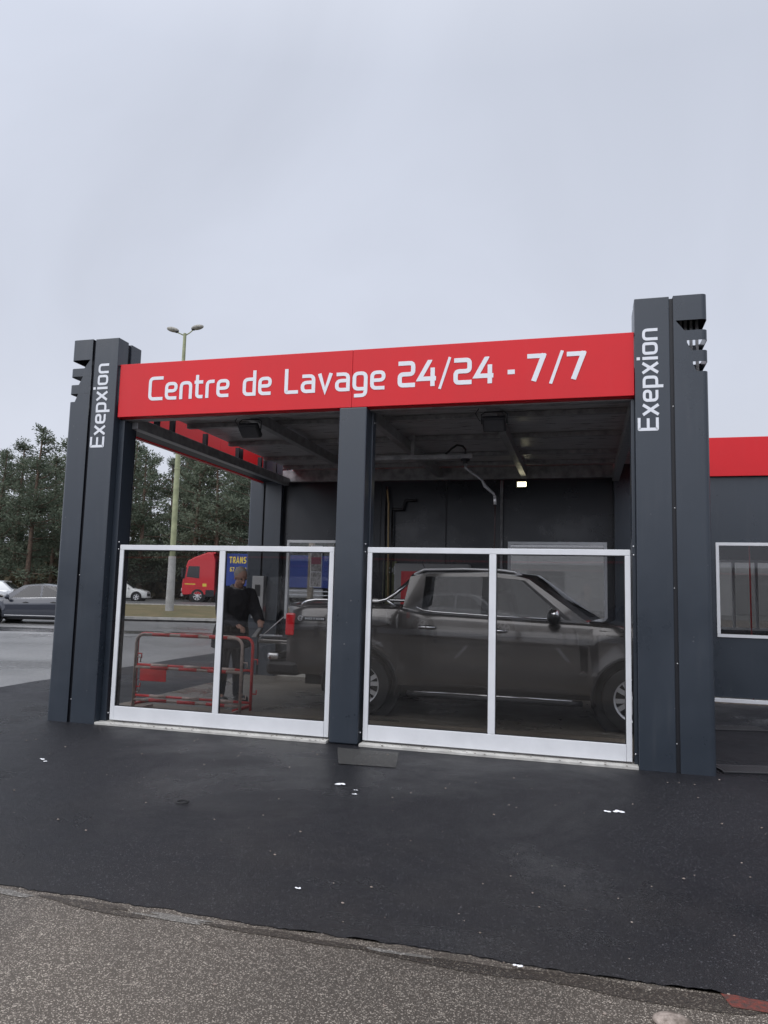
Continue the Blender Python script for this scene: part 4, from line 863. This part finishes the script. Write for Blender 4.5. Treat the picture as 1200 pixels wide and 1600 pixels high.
# local: x to the right along the lorry (cab at negative x, facing left)
cabp = MB().prism([(-1.25, .55), (1.15, .55), (1.15, 3.15), (.95, 3.72), (.55, 3.80), (-.45, 3.42), (-.95, 3.12), (-1.12, 2.55), (-1.28, 1.70), (-1.34, .85)], -1.2, 1.2)
cabp.build('cab', M['truckred'], lo, bevel=.07)
MB().add([(-1.0,-1.208,1.90), (-.02,-1.208,1.80), (-.02,-1.208,2.72), (-.86,-1.208,2.72)], [(0,1,2,3)]).build('side_window', M['lamp_off'], lo)
MB().prism([(-1.30,1.75),(-1.27,1.72),(-1.09,2.56),(-1.13,2.60)], -1.08, 1.08).build('windscreen', M['lamp_off'], lo)
MB().add([(-1.275,-1.206,1.78), (-1.12,-1.206,1.76), (-1.0,-1.206,2.62), (-1.10,-1.206,2.62)], [(0,1,2,3)]).build('windscreen_side', M['black'], lo)
MB().lathe([(.62,-1.215),(.62,-1.19),(0,-1.19)], (-.1,0,.55), 'y', 28).build('wheel_arch', M['black'], lo)
MB().box(-1.375, -1.30, -1.0, 1.0, .75, 1.55).build('grille', M['black'], lo, bevel=.02)
MB().prism([(-.5,3.42),(.5,3.82),(1.1,3.84),(1.1,3.7),(.5,3.6)], -1.0, 1.0).build('roof_deflector', M['truckred'], lo, bevel=.03)
MB().box(.5, 1.15, -1.212, -1.201, .45, .95).build('side_skirt', M['groove'], lo, bevel=.01)
MB().box(-1.40, -1.2, -1.34, -1.22, 1.85, 2.55).build('wing_mirror', M['black'], lo, bevel=.04)
MB().box(-1.37, -1.22, -1.15, -.75, .80, 1.05).build('headlight', M['lens_clear'], lo, bevel=.03)
MB().box(-1.38, -1.20, -1.18, 1.18, .42, .68).build('bumper', M['grey_wall'], lo, bevel=.04)
MB().box(-1.1, -.3, -1.206, -1.201, 1.33, 1.40).build('door_stripe', M['yellow'], lo); MB().box(.25, .55, -1.206, -1.201, 1.2, 1.42).build('door_mark', M['yellow'], lo)
MB().box(1.5, 14.6, -1.25, 1.25, 1.30, 3.75).build('trailer_body', M['trailer'], lo, bevel=.03)
MB().box(-1.0, 14.4, -.5, .5, .75, 1.28).build('chassis', M['black'], lo); MB().box(5.2, 9.4, -1.2, -1.1, .55, 1.2).build('side_guard', M['grey_wall'], lo, bevel=.02)
for z in (1.02, .72): MB().box(4.9, 9.8, -1.24, -1.21, z, z+.07).build('guard_rail', M['letter'], lo)
lettering('trailer_lettering', 'TRANS', (2.22, -1.252, 3.02), (1,0,0), (0,0,1), (0,-1,0), 1.28, .50, M['yellow'], lo, h=.10, gap=.16)
lettering('trailer_lettering', '67 BRUM', (2.29, -1.252, 2.38), (1,0,0), (0,0,1), (0,-1,0), 1.22, .34, M['yellow'], lo, h=.095, gap=.16)
lettering('trailer_lettering', 'r', (6.15, -1.252, 2.85), (1,0,0), (0,0,1), (0,-1,0), .30, .62, M['yellow'], lo, h=.12)
lettering('trailer_lettering', '0', (6.15, -1.252, 2.33), (1,0,0), (0,0,1), (0,-1,0), .2, .3, M['letter'], lo, h=.12)
for x in (-.1, 3.2, 10.6, 11.9, 13.2):
    for s in (1, -1): make_wheel(lo, x, -s*1.08, .5, .5, s, w=.3, spokes=8, full=False)

# ------------------------------------------------------------------ lamp mast
D = 34.5; bx, by = CAM.x-18.0*D/33, CAM.y+29.75*D/33
lp = thing('street_lamp', 'tall twin-headed lamp mast with pale concrete foot rising over the red fascia', 'street lamp', (bx, by, gz(bx, by)), R(15))
HT = 13.55
MB().lathe([(.20, 0), (.17, 2.6), (.165, 2.62), (0, 2.62)], axis='z', n=20).build('pole_foot', M['polec'], lp, smooth='auto')
MB().lathe([(.135, 2.55), (.13, 6.8), (.145, 6.8), (.145, 6.86), (.125, 6.87), (.075, HT), (0, HT)], axis='z', n=20).build('pole', M['poleg'], lp, smooth='auto')
for s, k in ((-1, .0), (1, .12)):
    MB().tube([(0, 0, HT-.12), (s*.22, 0, HT-.02+k*.4), (s*.40, 0, HT+.05+k*1.2)], .03, 8).build('bracket_arm', M['poleg'], lp, smooth=True)
    rot = Matrix.Rotation(R(-s*12), 3, 'Y'); c = (s*.60, 0, HT+.18+k*1.2)
    hd = thing('lamp_head', None, None, c); hd.parent = lp
    MB().ball((0,0,0), .31, 1.0, .5, .40, 20, 12, rot).build('lamp_cover', M['lamphead'], hd, smooth=True)
    MB().ball((-s*.19, 0, -.09), .11, 1, .8, .7).build('lamp_gear', M['black'], hd, smooth=True)

# ------------------------------------------------------------------ crowd barriers
def barrier(name, label, x0, x1, y, H_, zs, m1, m2, plate=None):
    o = thing(name, label, 'barrier', ((x0+x1)/2, y, .022), 0, 'crowd barriers behind the left screen'); h = (x1-x0)/2; r = .10
    c = [(-h, 0, 0), (-h, 0, H_-r)] + [(-h+r-r*math.cos(R(a)), 0, H_-r+r*math.sin(R(a))) for a in (22, 45, 67, 90)]
    c = c + [(-x, yy, z) for x, yy, z in reversed(c)]
    MB().tube(c, .019, 10).build('outer_tube', m1, o, smooth=True)
    for z in zs: MB().tube([(-h+.01, 0, z), (h-.01, 0, z)], .016, 10).build('rail', m1, o, smooth=True)
    for z in [H_]+zs:      # contrasting bands on the rails
        for k in range(3):
            a = -h+.22+k*(2*h-.5)/2.4; MB().tube([(a, 0, z), (a+.24, 0, z)], .0205, 10).build('reflective_band', m2, o, smooth=True)
    for x in (-h+.12, h-.12): MB().box(x-.02, x+.02, -.22, .22, 0, .03).build('foot', m1, o, bevel=.005); 
    for x in (-h, h):
        MB().tube([(x, 0, .62), (x+.07, 0, .62), (x+.07, 0, .56)], .009, 6).build('hook', m1, o, smooth=True); MB().tube([(x, 0, .2), (x+.07, 0, .2), (x+.07, 0, .25)], .009, 6).build('hook', m1, o, smooth=True)
    if plate: MB().box(plate[0], plate[1], -.028, -.02, plate[2], plate[3]).build('name_plate', m1, o, bevel=.01)
    return o
barrier('crowd_barrier', 'worn whitish crowd barrier with red bands nearest the left screen', -5.81, -4.38, 1.0, .90, [.50, .11], M['bwhite'], M['bred'])
barrier('crowd_barrier', 'red crowd barrier with a red plate behind the whitish one', -6.07, -4.44, 1.42, .88, [.48, .09], M['bred'], M['bwhite'], plate=(-.74, -.36, .28, .46))

# ------------------------------------------------------------------ people
def cap(mb, a, b, ra, rb):
    a = Vector(a); b = Vector(b); k = max(2, int((b-a).length/max(.012, min(ra, rb)*.7)))
    pts = [a.lerp(b, i/k) for i in range(k+1)]; mb.tube(pts, [ra+(rb-ra)*i/k for i in range(k+1)], 12); mb.ball(a, ra, nu=12, nv=8); mb.ball(b, rb, nu=12, nv=8)
def chain(mb, L):
    for (a, ra), (b, rb) in zip(L[:-1], L[1:]): cap(mb, a, b, ra, rb)
def remesh(o, vox, it=4):
    m = o.modifiers.new('r', 'REMESH'); m.mode = 'VOXEL'; m.voxel_size = vox; m.use_smooth_shade = True
    s = o.modifiers.new('s', 'SMOOTH'); s.iterations = it; s.factor = .5
def person(label, loc, rz, J, coatm='coat', shoem='shoe', bald=True, skirt=.70):
    """J: joint positions in local metres, x forward"""
    root = thing('person', label, 'person', loc, rz)
    g = {k: Vector(v) for k, v in J.items()}
    b = MB()
    hd = g['head']; tilt = Matrix.Rotation(J.get('nod', (0,))[0] if isinstance(J.get('nod'), tuple) else 0, 3, 'Y'); tilt = Matrix.Rotation(NOD[label], 3, 'Y')
    def hp(x, y, z): return hd + tilt @ Vector((x, y, z))
    b.ball(hp(-.012, 0, .03), .1, .98, .78, 1.0, 20, 14, tilt); b.ball(hp(.022, 0, -.045), .078, .85, .80, 1.0, 18, 12, tilt)   # cranium, face
    b.ball(hp(.052, 0, -.098), .032, 1, 1.1, .7, 12, 8, tilt)                                                     # chin
    chain(b, [(hp(.083, 0, .012), .010), (hp(.108, 0, -.032), .014)]); 
    for s in (-1, 1):
        b.ball(hp(.066, s*.034, .022), .020, .7, 1.3, .45, 10, 7, tilt); b.ball(hp(-.005, s*.080, -.012), .026, .55, .35, 1.1, 10, 8, tilt)
        b.ball(hp(.098, s*.012, -.036), .010, nu=8, nv=6)
    b.ball(hp(.080, 0, -.068), .018, .5, 1.5, .35, 12, 6, tilt)
    chain(b, [(hp(-.01, 0, -.07), .052), (g['neck'], .056), (g['chest'], .11), (g['belly'], .12), (g['hip'], .13)])
    for s, n in ((-1, 'R'), (1, 'L')):
        sh, el, wr = g['sh'+n], g['el'+n], g['wr'+n]
        chain(b, [(g['neck']-Vector((0,0,.05)), .06), (sh, .055), (el, .042), (wr, .027)])
        hj, kn, an = g['hip']+Vector((0, s*.09, -.02)), g['kn'+n], g['an'+n]
        chain(b, [(hj, .10), (kn, .058), (kn.lerp(an, .35)+Vector((-.015,0,0)), .056), (an, .038)]); chain(b, [(an, .04), (an+Vector((.15, s*.01, -.06)), .035)])
        # hand: palm, four bent fingers, thumb
        d = (g['hd'+n]-wr).normalized(); side = d.cross(Vector((0,0,1))).normalized(); dn = side.cross(d).normalized()
        if dn.z > 0: dn = -dn
        palm = wr + d*.055; b.ball(palm, .042, 1.05, .9, .5, 12, 8); cap(b, wr, palm, .025, .026)
        for k, (off, ln) in enumerate(((-.030, .065), (-.010, .075), (.010, .070), (.028, .055))):
            p0 = wr+d*.085+side*off; p1 = p0+d*ln*.45+dn*.006; p2 = p1+d*ln*.28+dn*.022; p3 = p2+d*ln*.12+dn*.024
            chain(b, [(p0, .0095), (p1, .009), (p2, .0085), (p3, .0075)])
        tb = wr+d*.03-side*s*.028; chain(b, [(tb, .012), (tb+d*.03-side*s*.022, .011), (tb+d*.058-side*s*.018+dn*.012, .009)])
    bo_ = b.build('body', M['skin'], root, smooth=True); remesh(bo_, .0062, 3)
    # coat with sleeves and skirt
    c = MB(); up_ = Vector((0,0,1))
    def ring(p, rx, ry, n=20): return [(p.x+rx*math.cos(2*math.pi*k/n), p.y+ry*math.sin(2*math.pi*k/n), p.z) for k in range(n)]
    lv = [(g['hip']+up_*(skirt-g['hip'].z), .225, .275), (g['hip'], .19, .24), (g['belly'], .175, .215), (g['chest'], .17, .235), (g['chest'].lerp(g['neck'], .55), .135, .21), (g['neck']-up_*.01, .09, .10)]
    vs = [q for p, a, b2 in lv for q in ring(p, a, b2)]; n = 20; fs = [tuple(reversed(range(n)))]+[(i*n+k, i*n+(k+1) % n, (i+1)*n+(k+1) % n, (i+1)*n+k) for i in range(len(lv)-1) for k in range(n)]+[tuple(range((len(lv)-1)*n, len(lv)*n))]
    c.add(vs, fs)
    for n_ in 'RL': chain(c, [(g['neck'].lerp(g['sh'+n_], .5)-up_*.04, .095), (g['sh'+n_], .098), (g['el'+n_], .078), (g['wr'+n_]-(g['wr'+n_]-g['el'+n_]).normalized()*.03, .060)])
    co = c.build('coat', M[coatm], root, smooth=True); remesh(co, .011, 6)
    tx = bpy.data.textures.get('folds') or bpy.data.textures.new('folds', 'CLOUDS'); tx.noise_scale = .11; dm = co.modifiers.new('d', 'DISPLACE'); dm.texture = tx; dm.strength = .035; dm.mid_level = .5; dm.texture_coords = 'GLOBAL'
    cl = MB().tube([(g['neck'].x-.01+.072*math.cos(R(a)), .075*math.sin(R(a)), g['neck'].z+.005+.03*math.cos(R(a))*-1) for a in range(0, 361, 24)], .026, 10).build('collar', M['collar'], root, smooth=True)
    tr = MB()
    chain(tr, [(g['hip']+up_*.06, .13), (g['hip']-up_*.03, .14)])
    for s, n_ in ((-1, 'R'), (1, 'L')):
        kn, an = g['kn'+n_], g['an'+n_]; chain(tr, [(g['hip']+Vector((0, s*.085, -.03)), .118), (kn, .082), (an+up_*.01, .070)])
    to = tr.build('trousers', M['trouser'], root, smooth=True); remesh(to, .011, 5)
    for s, n_ in ((-1, 'R'), (1, 'L')):
        an = g['an'+n_]; s_ = MB(); s_.ball((an.x+.03, an.y, .05), .06, 1.35, .85, .9, 14, 9); s_.ball((an.x+.15, an.y+s*.012, .038), .052, 1.5, 1.0, .72, 14, 9); s_.box(an.x-.05, an.x+.21, an.y-.046, an.y+.046, .0, .022)
        so_ = s_.build('shoe', M[shoem], root, smooth=True); remesh(so_, .008, 3)
    hm = MB()
    if False:
        for a in range(-115, 116, 12):
            th = R(180+a); 
            for zz in (-.02, .01, .035): hm.ball(hp(-.012+.092*math.cos(th), .078*math.sin(th), zz), .021, nu=8, nv=6)
        hm.ball(hp(-.03, 0, .06), .09, .95, .78, .8, 14, 9, tilt)
    else: hm.ball(hp(-.030, 0, .045), .104, .96, .82, .95, 18, 12, tilt)
    ho = hm.build('hair', M['hair' if bald else 'hair_dark'], root, smooth=True); remesh(ho, .008, 2)
    for s in (-1, 1):
        e_ = MB().ball(hp(.083, s*.034, .010), .0105, nu=10, nv=8).build('eye', M['lamp_off'], root, smooth=True)
    return root
NOD = {'grey haired man in a long dark coat bending over the lowered tailgate': R(24), 'person in dark clothes and pale trainers photographing the bay': R(2)}
man = person('grey haired man in a long dark coat bending over the lowered tailgate', (-5.07, 2.06, .022), R(-35),
    dict(head=(.20, 0, 1.635), neck=(.13, 0, 1.49), chest=(.08, 0, 1.30), belly=(.03, 0, 1.08), hip=(0, 0, .93),
         shR=(.09, -.20, 1.41), elR=(.20, -.26, 1.14), wrR=(.43, -.15, 1.02), hdR=(.55, -.12, .98),
         shL=(.09, .20, 1.41), elL=(.22, .26, 1.15), wrL=(.45, .17, 1.07), hdL=(.56, .12, 1.05),
         knR=(.03, -.11, .50), anR=(-.02, -.12, .085), knL=(.04, .11, .50), anL=(.02, .13, .085)))
fh = Vector((fw.x, fw.y)).normalized()
ph = person('person in dark clothes and pale trainers photographing the bay', (CAM.x-fh.x*.42, CAM.y-fh.y*.42, .0), math.atan2(fh.y, fh.x),
    dict(head=(.03, 0, 1.62), neck=(0, 0, 1.47), chest=(-.01, 0, 1.28), belly=(0, 0, 1.07), hip=(0, 0, .92),
         shR=(.0, -.19, 1.40), elR=(.13, -.22, 1.17), wrR=(.30, -.12, 1.40), hdR=(.36, -.06, 1.47),
         shL=(.0, .19, 1.40), elL=(.13, .22, 1.17), wrL=(.30, .12, 1.40), hdL=(.36, .06, 1.47),
         knR=(.02, -.10, .49), anR=(-.01, -.11, .08), knL=(.02, .10, .49), anL=(-.01, .11, .08)), shoem='sneaker', bald=False, skirt=.82)
phn = MB().box(-.004, .004, -.037, .037, -.075, .075).build('phone', M['black'], None, bevel=.003)
phn.location = CAM - fw*.03; phn.rotation_euler = (0, -math.asin(fw.z), math.atan2(fh.y, fh.x)); tag(phn, 'black phone held up by the photographer', 'phone')

# ------------------------------------------------------------------ across the lot (mirrored in the glass)
rb = thing('shop_building', 'low pale building with dark eaves and red stripe across the lot', 'building', (-3, -23.5, 0))
MB().box(-60, 30, -6, 0, 0, 2.7).build('wall', M['pale_wall'], rb); MB().box(-60.3, 30.3, -6.2, .35, 2.7, 3.15).build('eaves_band', M['groove'], rb); MB().box(-60.32, 30.32, -6.22, .37, 2.80, 2.88).build('red_stripe', M['truckred'], rb)
for x in (-12, -6, 0, 6, 11): MB().box(x-1.1, x+1.1, -.02, .03, .1, 2.3).build('shop_window', M['lamp_off'], rb)
gl = thing('guard_rail', 'low white rail on short posts across the lot', 'guard rail', (-3, -15.8, 0))
MB().box(-14, 12, -.03, .03, .20, .38).build('rail_beam', M['alu'], gl)
for i in range(14): MB().box(-13.9+i*1.98, -13.8+i*1.98, .031, .11, 0, .38).build('rail_post', M['galv'], gl)
for i, x in enumerate((-9, -6.4, -3.8, -1.2, 1.4, 4.0)): structure(strip('parking_line', M['paintw'], (x, -14.6), (x+.4, -10.2), .10, .005))

# added grey hall, in place of the sky mirrored in the right back window
wh = thing('stand_in_hall', 'added pale grey hall standing in for sky mirrored in the right back window', 'building', (12, 56, .3))
MB().box(-19, 30, 0, 14, 0, 5.2).build('wall', M['grey_wall'], wh); MB().box(-19.2, 30.2, -.2, 14.2, 5.2, 5.5).build('roof_edge', M['galv'], wh)
for k in range(6): MB().box(-17+k*8, -14+k*8, -.05, -.001, .1, 3.2).build('shutter_door', M['pale_wall'], wh)

# ------------------------------------------------------------------ trees
def pine_mesh(seed, Ht, spread):
    rr = random.Random(seed); tk = MB(); cr = MB()
    lean = Vector((rr.uniform(-.03, .03), rr.uniform(-.03, .03), 0)); p = [Vector((0,0,0))+lean*z*z/Ht+Vector((0,0,z)) for z in [Ht*k/8 for k in range(9)]]
    tk.tube(p, [.2*(1-k/9)+.02 for k in range(9)], 8)
    def tuft(c, r):
        for _ in range(rr.randint(24, 30)):
            d = Vector((rr.gauss(0,1), rr.gauss(0,1), rr.gauss(0,.7)+.35)).normalized(); q = c+d*r*rr.uniform(.2, 1)
            a = d.cross(Vector((rr.gauss(0,1), rr.gauss(0,1), rr.gauss(0,1)))).normalized(); L = rr.uniform(.09, .22); w_ = L*rr.uniform(.18, .36)
            cr.add([q-a*w_-d*L*.3, q+a*w_*.6, q+d*L+a*.02, q-a*w_*.9+d*L*.5], [(0,1,2,3)])
    nb = int(62*Ht/14)
    for i in range(nb):
        u = rr.random()**.85; z = Ht*(.10+.89*u); prof = (1-u)**.55*(.55+.45*min(1, u*4)); L = spread*prof*rr.uniform(.55, 1.15)+.25
        a = rr.uniform(0, 6.283); base = lean*z*z/Ht+Vector((0,0,z)); rise = rr.uniform(.05, .35)+u*.35
        end = base+Vector((math.cos(a)*L, math.sin(a)*L, L*rise)); mid = base.lerp(end, .55)+Vector((0,0,-.08*L))
        tk.tube([base, mid, end], [.05*(1-u)+.02, .03, .012], 5, caps=False)
        k = max(3, int(L*3.2))
        for j in range(k):
            t = .25+.8*j/k; c = base.lerp(end, t)+Vector((rr.gauss(0,.22), rr.gauss(0,.22), rr.gauss(0,.16)))*(1+.4*L)*.6; tuft(c, .38+.12*(1-u))
    return tk, cr
protos = []
for i, (Ht, spd) in enumerate(((13.5, 3.0), (15.0, 3.3), (12.2, 2.7), (14.2, 3.6))):
    tk, cr = pine_mesh(40+i, Ht, spd); o = thing('pine_tree', None, 'tree', (0, 0, 0), 0, 'pines in the wood behind the road')
    tk.build('trunk', M['bark'], o, smooth=True); cr.build('crown', M['needle'], o); protos.append((o, Ht))
used = [False]*4; rr = random.Random(11); KN = ['slender pine', 'tall dark pine', 'short bushy pine', 'broad pine']
spots = []
for D_, x0_, step in ((60, -70, 58), (66, -40, 60), (73, -90, 62), (80, -60, 56)):
    x = x0_
    while x < (560 if D_ < 70 else 600): spots.append((x+rr.uniform(-12, 12), D_+rr.uniform(-2.5, 2.5))); x += step*rr.uniform(.8, 1.2)
LX = 0
for px, D_ in spots:
    k = rr.randrange(4); base = CAM + (fw*1.0 + rt*((px-600)/1148.5))*D_; x, y = base.x, base.y; z = gz(x, y)
    o, Ht = protos[k]
    if used[k]: o = dup(o)
    used[k] = True; o.location = (x, y, z-.1)
    tgt = 13.4 if px > 180 else 12.6
    sc_ = tgt/Ht*rr.uniform(.86, 1.10)*(D_/64 if D_ > 64 else 1.0); 
    if px > 400: sc_ *= .8
    o.scale = (sc_*rr.uniform(.95, 1.2), sc_*rr.uniform(.95, 1.2), sc_); o.rotation_euler = (0, 0, rr.uniform(0, 6.28))
    o['label'] = KN[k] + (' left of the left tower' if px < 100 else ' behind the lamp mast, seen through the bay' if px < 420 else ' deep behind the back windows')
ug = MB()
for i in range(240):
    e_ = -60+i*.42; s_ = 58.5+rr.uniform(-.8, 3); x, y = st(s_, e_); h_ = rr.uniform(1.2, 3.0)
    for _ in range(26):
        c = Vector((x+rr.gauss(0,.7), y+rr.gauss(0,.7), .3+h_*rr.random()**.8)); d = Vector((rr.gauss(0,1), rr.gauss(0,1), rr.gauss(0,1))).normalized(); a = d.orthogonal().normalized(); L = rr.uniform(.2, .5)
        ug.add([c-a*L*.5, c+d*L*.7, c+a*L*.5, c-d*L*.5], [(0,1,2,3)])
tag(ug.build('undergrowth', M['needle_b']), None, None, kind='stuff')
bk = MB()
for i in range(60):
    e_ = -75+i*2.2; x, y = st(82, e_); x2, y2 = st(82, e_+2.2); h_ = 6+rr.uniform(-1, 1); bk.add([(x, y, 0), (x2, y2, 0), (x2, y2, h_), (x, y, h_), (x-.9, y+3, 0), (x2-.9, y2+3, 0), (x2-.9, y2+3, h_), (x-.9, y+3, h_)], [(0,1,2,3), (4,5,6,7), (3,2,6,7), (0,3,7,4), (1,2,6,5)])
tag(bk.build('far_wood', M['under']), None, None, kind='stuff')

# ------------------------------------------------------------------ small things on the asphalt
def foam(cx, cy, r, label, seed, group='foam blobs on the asphalt'):
    q = random.Random(seed); mb = MB()
    for _ in range(7): mb.ball((q.gauss(0, r*.5), q.gauss(0, r*.25), .002), r*q.uniform(.25, .6), 1, .7, .28, 10, 6)
    o = mb.build('foam_blob', M['foam'], None, smooth=True, loc=(cx, cy, .012)); tag(o, label, 'foam', group)
foam(-2.33, -1.43, .040, 'largest white foam blob in front of the middle post', 1)
foam(-2.16, -1.55, .013, 'tiny foam spot right of the large blob', 2)
foam(-2.13, -1.66, .016, 'tiny foam spot below right of the large blob', 3)
foam(-.33, -1.45, .030, 'left foam blob of the pair in front of the right tower', 4)
foam(-.24, -1.43, .034, 'right foam blob of the pair in front of the right tower', 5)
foam(-4.97, -1.56, .030, 'foam blob on the asphalt in front of the left tower', 6)
foam(-4.90, -1.62, .018, 'small foam spot beside the blob by the left tower', 7)
foam(-1.88, -3.42, .017, 'pinkish white crumb near the asphalt edge', 8)
foam(-.73, -3.86, .020, 'pale crumb lying on the asphalt seam', 9)
tag(MB().tube([(.04*math.cos(R(a)), .04*math.sin(R(a)), 0) for a in range(0, 361, 24)], .006, 8).build('rubber_ring', M['rubber'], None, smooth=True, loc=(-3.2, -2.29, .018)), 'small black rubber ring lying on the asphalt', 'ring')
sm = MB(); sm.ball((0,0,0), .07, 1, .75, .28, 16, 10); so_ = sm.build('flat_stone', M['stone'], None, smooth=True, loc=(-.17, -4.08, .008)); tag(so_, 'flat pale reddish stone at the bottom right', 'stone')
q = random.Random(5); lit = MB()
for _ in range(260):
    x, y = q.uniform(-6.5, 1.5), q.uniform(-4.4, -.15) ; r_ = q.choice((.003, .003, .004, .005, .007)); lit.ball((x, y, (.013 if y > -3.8 else .002)), r_, 1.2, .8, .6, 6, 4)
tag(lit.build('grit', M['stone'], None), None, None, kind='stuff')
# sill crumbs of earth
q = random.Random(8); lit = MB()
for _ in range(90):
    x = q.uniform(-5.5, -.1); 
    if -2.98 < x < -2.58: continue
    lit.ball((x, q.uniform(-.015, .07), .031), q.uniform(.003, .009), 1.4, 1, .6, 6, 4)
tag(lit.build('earth_crumbs', M['dirt'], None), None, None, kind='stuff')
def grate(cx, cy, rz, label):
    o = thing('drain_grate', label, 'drain', (cx, cy, .012), rz, 'drain grates right of the bay')
    MB().box(-.30, .30, -.13, .13, -.02, .002).build('grate_pit', M['black'], o)
    g_ = MB()
    for i in range(17): g_.box(-.30+i*.0355, -.278+i*.0355, -.12, .12, .0025, .010)
    g_.box(-.31, .31, -.14, -.12, .0025, .009); g_.box(-.31, .31, .12, .14, .0025, .009); g_.build('grate_bars', M['gratem'], o)
grate(1.28, 2.64, R(14), 'farther cast iron drain grate right of the right tower'); grate(.98, .36, R(14), 'nearer cast iron drain grate by the foot of the right tower')
